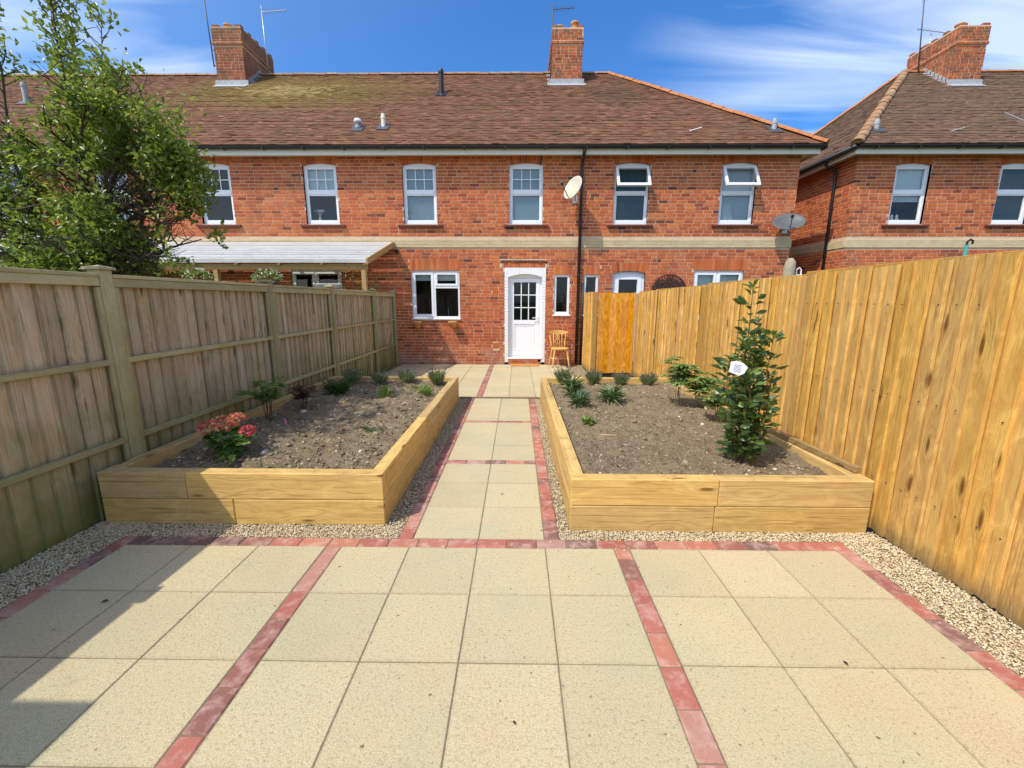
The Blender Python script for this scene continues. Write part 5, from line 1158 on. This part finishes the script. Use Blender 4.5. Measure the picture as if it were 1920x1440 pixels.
# a second slender tree just out of frame to the left: its loose top dapples the left bed
tr2 = empty('slender_tree', (-4.35, 2.2, 0), 'slender loose tree beyond the weathered fence dappling the left bed', 'tree'); m = MB(); P2 = []; D2 = []
for (dx, dy, zt) in ((0, 0, 5.6), (.35, .25, 5.3), (-.3, .2, 5.2), (.15, .7, 5.0), (.5, -.15, 4.9), (.3, .95, 4.7)):
    pts = [Vector((-4.35, 2.2, 0)), Vector((-4.33, 2.22, 2.2)), Vector((-4.35 + dx * .6, 2.2 + dy * .6, 3.6)), Vector((-4.35 + dx, 2.2 + dy, zt))]; m.tube(pts, [.05, .035, .018, .005], 6, cap=False)
    for k in range(26):
        t = random.uniform(.15, 1); b0 = pts[2].lerp(pts[3], t); a = random.uniform(0, 2 * PI); L_ = random.uniform(.08, .30)
        e_ = b0 + Vector((math.cos(a), math.sin(a), .5)) * L_; m.tube([b0, e_], [.004, .002], 4, cap=False)
        for j in range(7): P2.append(tuple(b0.lerp(e_, random.uniform(.3, 1)) + Vector(rng.normal(0, .03, 3)))); D2.append((math.cos(a) + random.gauss(0, .5), math.sin(a) + random.gauss(0, .5), random.gauss(.1, .5)))
m.build('trunk', 'bark', tr2); n = len(P2); leaves('crown', P2, D2, rng.uniform(.06, .09, n), rng.uniform(.03, .045, n), np.clip(rng.normal(.5, .25, n), 0, 1), 'leaf_tree', tr2)

# bay bush
bay = empty('bay_bush', (2.065, 3.24, .33), 'tall glossy dark green bay bush with white plant label', 'shrub')
m = MB(); bp = []; bd_ = []; tipsP = []; tipsD = []
for k, (dx, dy, h) in enumerate(((-.06, 0, 1.42), (.06, .06, 1.15), (.16, -.04, 1.05), (-.17, .05, .85), (-.05, -.10, .75), (.10, .10, .9), (.24, .04, .72), (-.11, -.04, 1.0), (.02, .0, .9), (.17, .07, .62), (-.16, -.06, .5), (.1, -.12, .55))):
    pts = [Vector((2.065 + dx * .12, 3.24 + dy * .12, .32))]
    for i in range(1, 9): t = i / 8; pts.append(Vector((2.065 + dx * .82 * min(1, t * 1.7) + random.gauss(0, .008), 3.24 + dy * min(1, t * 1.7) + random.gauss(0, .008), .32 + h * t)))
    m.tube(pts, [.008 - .0007 * i for i in range(9)], 5, cap=False)
    top = k == 0
    nlv = int(h * 82)
    for j in range(nlv):
        t = random.uniform(.03 if not top else .05, 1) ** (.85)
        if top and t > .72 and random.random() < .6: continue
        i = min(int(t * 8), 7); b0 = pts[i].lerp(pts[i + 1], t * 8 - i); a = random.uniform(0, 2 * PI); sp_ = random.uniform(0, .085) * (1 - .5 * t)
        o_ = Vector((math.cos(a), math.sin(a), random.uniform(.1, .9))); q = b0 + Vector((math.cos(a), math.sin(a), 0)) * sp_
        bp.append(tuple(q)); bd_.append(tuple(o_))
    for j in range(14): a = random.uniform(0, 2 * PI); tipsP.append(tuple(pts[-1] - Vector((0, 0, random.uniform(0, .08))))); tipsD.append((math.cos(a), math.sin(a), random.uniform(.3, 1.4)))
m.build('stem', 'stem_brown', bay); n = len(bp)
leaves('foliage', bp, bd_, rng.uniform(.065, .11, n), rng.uniform(.034, .05, n), np.clip(rng.normal(.5, .3, n), 0, 1), 'leaf_bay', bay, curl=.12); n = len(tipsP)
leaves('young_leaves', tipsP, tipsD, rng.uniform(.04, .065, n), rng.uniform(.014, .022, n), rng.uniform(0, 1, n), 'leaf_bay_tip', bay, curl=.1)
# label: a white tag with lines of print
nrm = Vector((-.25, -.9, .35)).normalized(); sd = nrm.cross(Vector((0, 0, 1))).normalized() * -1; up = nrm.cross(sd) * -1
if up.z < 0: up = -up
rot = Matrix.Rotation(math.radians(-14), 3, nrm); sd = rot @ sd; up = rot @ up; c = Vector((1.875, 3.06, 1.13)); m = MB()
out = [(-.05, -.045), (.02, -.055), (.05, -.03), (.062, .02), (.03, .042), (-.02, .05), (-.055, .03)]
m.add([tuple(c + sd * a + up * b_ + nrm * e) for e in (0, -.0015) for a, b_ in out], [tuple(range(7)), tuple(range(7, 14))[::-1]] + [(i, (i + 1) % 7, 7 + (i + 1) % 7, 7 + i) for i in range(7)]); lb = m.build('plant_label', 'label_white', bay)
m = MB()
for k in range(6):
    z_ = .022 - k * .010; w_ = .028 - random.uniform(0, .008); m.add([tuple(c + sd * a + up * b_ + nrm * .001) for a, b_ in ((-.028, z_), (w_, z_), (w_, z_ - .005), (-.028, z_ - .005))], [(0, 1, 2, 3)])
m.build('print', 'label_grey', lb)

def lavender(x, y, h, r, lab, n=230, tips_=True, z=.335):
    e = empty('lavender', (x, y, z), lab, 'lavender', 'young lavender plants in the raised beds'); a = rng.uniform(0, 2 * PI, n); q = np.sqrt(rng.uniform(0, 1, n)); P = np.stack([x + np.cos(a) * q * r * .35, y + np.sin(a) * q * r * .35, np.full(n, z) + rng.uniform(-.01, h * .35, n)], 1)
    D = np.stack([np.cos(a) * q * r * 1.25, np.sin(a) * q * r * 1.25, np.full(n, h)], 1) + rng.normal(0, .02, (n, 3)); L = h * rng.uniform(.5, .85, n)
    leaves('foliage', P, D, L, rng.uniform(.012, .020, n), np.clip(rng.normal(.6, .25, n), 0, 1), 'leaf_lav', e, fold=.1, curl=.05)
    k = n * 2; b = rng.integers(0, n, k); P2 = P[b] + D[b] / np.linalg.norm(D[b], axis=1, keepdims=True) * (L[b] * rng.uniform(.1, .8, k))[:, None]; leaves('side_leaves', P2, rdir(k, .6), rng.uniform(.02, .04, k), .006, np.clip(rng.normal(.5, .25, k), 0, 1), 'leaf_lav', e, fold=.1, curl=.1)
    if tips_:
        k = n // 2; P3 = P[:k] + D[:k] / np.linalg.norm(D[:k], axis=1, keepdims=True) * (L[:k] * .92)[:, None]; leaves('blossoms', P3, D[:k], rng.uniform(.025, .045, k), .011, rng.uniform(0, 1, k), 'tip_lav', e, fold=.3, curl=.0)
for x, y, h, r, lab in ((-2.31, 6.42, .24, .16, 'dark shaded lavender in the far bed corner against the grey fence'), (-1.86, 6.36, .20, .14, 'pale lavender in the left bed, second from the grey fence'), (-1.465, 6.46, .22, .15, 'pale lavender in the left bed, third from the grey fence'), (-.985, 6.38, .24, .14, 'spiky lavender at the path corner of the left bed'),
                        (.98, 6.45, .25, .15, 'lavender at the path corner of the right bed behind strappy clumps'), (1.445, 6.42, .22, .14, 'lavender in the right bed directly below the orange gate edge'), (1.86, 6.38, .20, .13, 'lavender in the right bed in front of the orange gate'), (2.27, 6.38, .20, .15, 'lavender in the right bed nearest the golden fence')): lavender(x, y, h, r, lab)
def clump(name, x, y, n, L, W, mat, lab, cat, zb=.9, curl=.5, r=.03, group=None, h=.0, z=.335, spread=1.):
    e = empty(name, (x, y, z), lab, cat, group); a = rng.uniform(0, 2 * PI, n); P = np.stack([x + np.cos(a) * r * rng.uniform(0, 1, n), y + np.sin(a) * r * rng.uniform(0, 1, n), z + rng.uniform(-.01, .01 + h, n)], 1)
    D = np.stack([np.cos(a) * spread, np.sin(a) * spread, rng.uniform(.2, zb * 2, n)], 1); leaves('foliage', P, D, L * rng.uniform(.6, 1.1, n), W * rng.uniform(.8, 1.2, n), np.clip(rng.normal(.5, .28, n), 0, 1), mat, e, curl=curl, fold=.18, upbias=1.5); return e
gs = 'strappy leaved young perennials'
clump('strap_plant', 1.02, 5.62, 90, .20, .028, 'leaf_strap', 'tall strappy dark green clump in right bed, in front of corner lavender', 'plant', 1.3, .45, .05, gs, h=.14)
clump('strap_plant', 1.02, 5.02, 70, .18, .026, 'leaf_strap', 'strappy dark green clump in right bed, nearest the little lime plant', 'plant', 1.2, .45, .05, gs, h=.09)
clump('strap_plant', 1.47, 5.32, 90, .20, .028, 'leaf_strap', 'low spreading strappy clump standing alone in the right bed', 'plant', .9, .45, .06, gs, h=.10)
e = clump('lime_plant', 1.0, 4.27, 60, .075, .03, 'leaf_lime', 'tiny lime green seedling in the right bed near the path', 'plant', .7, .2, .05, h=.03); MB().tube([(1.0, 4.27, .34), (1.01, 4.28, .44), (1.0, 4.28, .52)], .003, 5).build('stalk', 'stem_green', e)
clump('lime_plant', -1.47, 5.37, 80, .14, .018, 'leaf_lime', 'pale feathery seedling in the left bed among the lavenders', 'plant', 1.6, .1, .04, h=.07)
clump('lime_plant', -.99, 5.55, 110, .12, .014, 'leaf_lime', 'small green grassy tuft in the left bed near the path edge', 'plant', 1.3, .12, .06, h=.05)
clump('low_plant', -1.18, 6.05, 50, .11, .022, 'leaf_lav', 'flat grey leaved rosette in the left bed behind the grassy tuft', 'plant', .4, .2, .07)
clump('low_plant', -1.15, 3.95, 34, .10, .018, 'leaf_fern', 'sparse wilted seedling in bare soil near front of left bed', 'plant', .6, .3, .06)
clump('fern_tuft', -2.20, 5.58, 230, .21, .016, 'leaf_fern', 'bushy dark green tuft in shade against the grey fence', 'plant', 1.3, .3, .10, h=.08)
# acer-like shrub, small red shrub, palmate shrubs
def twiggy(name, x, y, h, spread, nst, nlf, L, W, mat, lab, cat, stem, layer=False, z=.335, lobes=5):
    e = empty(name, (x, y, z), lab, cat); m = MB(); P = []; D = []
    for k in range(nst):
        a = 2 * PI * k / nst + random.uniform(-.4, .4); s_ = spread * random.uniform(.3, 1); pts = [Vector((x + math.cos(a) * .02, y + math.sin(a) * .02, z - .02)), Vector((x + math.cos(a) * s_ * .25, y + math.sin(a) * s_ * .25, z + h * .45)), Vector((x + math.cos(a) * s_ * .65, y + math.sin(a) * s_ * .65, z + h * random.uniform(.6, .85))), Vector((x + math.cos(a) * s_, y + math.sin(a) * s_, z + h * random.uniform(.65, 1.0)))]
        m.tube(pts, [.0035, .003, .0025, .0015], 5, cap=False)
        for j in range(nlf):
            t = random.uniform(.35, 1) * 3; i = min(int(t), 2); b0 = pts[i].lerp(pts[i + 1], t - i) + Vector((random.gauss(0, .03), random.gauss(0, .03), random.gauss(0, .012)))
            a2 = random.uniform(0, 2 * PI); d0 = Vector((math.cos(a2), math.sin(a2), random.uniform(-.1, .3))); sdv = d0.cross(Vector((0, 0, 1))).normalized()
            for q in range(lobes): w_ = (q - (lobes - 1) / 2) * .55; P.append(tuple(b0)); D.append(tuple(d0 * math.cos(w_) + sdv * math.sin(w_) + Vector((0, 0, random.uniform(-.1, .15)))))
    m.build('stem', stem, e); n = len(P); leaves('foliage', P, D, L * rng.uniform(.7, 1.1, n), W, np.clip(rng.normal(.5, .28, n), 0, 1), mat, e, curl=.15, fold=.15, upbias=2.5); return e
ac = twiggy('maple_shrub', -2.42, 4.35, .50, .28, 9, 18, .075, .016, 'leaf_acer', 'airy green cut leaf shrub on thin stems against the grey fence', 'shrub', 'stem_brown')
rd = twiggy('red_shrub', -2.30, 4.86, .30, .20, 8, 16, .06, .013, 'leaf_red', 'small dark red leaved shrub beside the airy green one', 'shrub', 'stem_brown')
twiggy('palmate_shrub', 2.28, 5.18, .60, .19, 5, 14, .13, .03, 'leaf_palm', 'young palmate leaved shrub, the taller one, in the right bed', 'shrub', 'stem_green', lobes=7); twiggy('palmate_shrub', 2.50, 5.05, .44, .28, 6, 12, .13, .03, 'leaf_palm', 'lower spreading palmate shrub between taller one and bay bush', 'shrub', 'stem_green', lobes=7)
twiggy('leafy_sapling', 2.46, 4.45, .36, .20, 7, 14, .09, .028, 'leaf_palm', 'low mixed green sapling tucked directly behind the bay bush', 'shrub', 'stem_green', lobes=4)
pt = tag(MB().add([(-2.16, 4.18, .40), (-2.14, 4.16, .335), (-2.125, 4.165, .335), (-2.145, 4.185, .40)], [(0, 1, 2, 3)]).build('plant_tag', 'label_pink'), 'pink plant tag stuck in soil at foot of the airy shrub', 'plant tag'); pt.modifiers.new('t', 'SOLIDIFY').thickness = .002
# hydrangea
hy = empty('hydrangea', (-2.18, 3.32, .335), 'hydrangea with red and yellow flower heads at front of left bed', 'flower'); hP = []; hD = []; m = MB(); fl = []
for k, (dx, dy, h) in enumerate(((-.12, .05, .20), (.0, .10, .24), (.16, .05, .19), (.05, -.10, .16), (-.05, -.05, .2), (.12, -.04, .15))):
    top = Vector((-2.18 + dx, 3.32 + dy, .335 + h)); m.tube([(-2.18 + dx * .2, 3.32 + dy * .2, .33), (-2.18 + dx * .7, 3.32 + dy * .7, .335 + h * .6), tuple(top)], .006, 5)
    for j in range(14): t = random.uniform(.2, .95); a = random.uniform(0, 2 * PI); hP.append((-2.18 + dx * t, 3.32 + dy * t, .335 + h * t)); hD.append((math.cos(a), math.sin(a), random.uniform(-.25, .35)))
m.build('stem', 'stem_green', hy); n = len(hP); leaves('foliage', hP, hD, rng.uniform(.09, .14, n), rng.uniform(.065, .095, n), np.clip(rng.normal(.5, .28, n), 0, 1), 'leaf_hyd', hy, curl=.25, fold=.12, upbias=3)
for (dx, dy, dz, r_, lo, hi) in ((-.13, .02, .225, .08, 0, .62), (-.03, .05, .255, .09, .2, .85), (.05, .10, .285, .065, .1, .75), (.18, .03, .20, .05, .0, .4)):
    k = 110; d = rdir(k, .35); c = np.array([-2.18 + dx, 3.32 + dy, .335 + dz]); leaves('blossoms', c + d * r_ * np.array([1, 1, .6]), np.cross(d, rdir(k)) + d * .3, .026, .024, rng.uniform(lo, hi, k), 'petal', hy, curl=0, fold=.05, upbias=.2)
clump('round_leaf', -2.04, 3.13, 3, .10, .09, 'leaf_lime', 'single broad yellow green leaf drooping beside the hydrangea', 'leaf', .5, .2, .03, h=.03)
# white flowered pots on the far side of the grey fence
for x, lab in ((-5.25, 'white flowered hanging basket under the canopy next to the tree'), (-4.05, 'white flowered hanging basket under the canopy near its small window')):
    e = empty('flower_basket', (x, 7.4, 1.9), lab, 'flower basket', 'flower baskets under the canopy'); n = 240; d = rdir(n, .2); P = np.array([x, 7.4, 1.98]) + d * np.array([.22, .2, .13]) * rng.uniform(.5, 1, (n, 1)); leaves('foliage', P, d, .05, .03, np.clip(rng.normal(.5, .25, n), 0, 1), 'leaf_lime', e)
    n = 70; d = rdir(n, .5); leaves('blossom', np.array([x, 7.4, 2.0]) + d * np.array([.23, .21, .14]), rdir(n), .035, .03, rng.uniform(0, 1, n), 'petal_white', e, curl=0)
    MB().lathe([(.08, 1.78), (.16, 1.85), (.18, 1.95)], x, 7.4, 14).build('bowl', 'bark', e, smooth=True); MB().tube([(x, 7.4, 0), (x, 7.4, 1.8)], .02, 6).build('stand', 'dark_metal', e)
e = empty('climbing_plant', (-3.1, 9.0, 1.2), 'straggly climber on the canopy corner post', 'climber'); n = 130; P = np.stack([rng.normal(-3.12, .16, n), rng.normal(8.9, .12, n), rng.uniform(1.3, 2.25, n)], 1); leaves('foliage', P, rdir(n), .06, .035, np.clip(rng.normal(.35, .2, n), 0, 1), 'leaf_tree', e); MB().tube([(-3.0, 8.9, 0), (-3.1, 8.9, 1.2), (-3.15, 8.85, 2.2)], .01, 5).build('stem', 'stem_brown', e)
# a few dropped leaves and straws
for k, (x, y, l, w_, lab) in enumerate(((.12, 3.3, .03, .012, 'tiny dark leaf lying on the path between the beds'), (1.75, 1.62, .03, .014, 'tiny dark leaf on the patio slabs right of the red strip'), (-1.95, 1.98, .04, .02, 'dark leaf lying on shaded slabs beside the grey fence'), (.25, 1.35, .02, .01, 'tiny dark leaf on the middle slabs between the red strips'))):
    o = leaves('fallen_leaf', [(x, y, .006)], [(math.cos(k * 1.7), math.sin(k * 1.7), .05)], l, w_, .2, 'leaf_red', None, curl=.1, upbias=9); tag(o, lab, 'leaf', 'fallen leaves on the paving')
m = MB(); m.tube([(1.05, 3.86, .352), (1.2, 3.83, .357)], .004, 5); tag(m.build('straw', 'chair_wood'), 'pale straw stalk lying on soil of the right bed', 'straw')
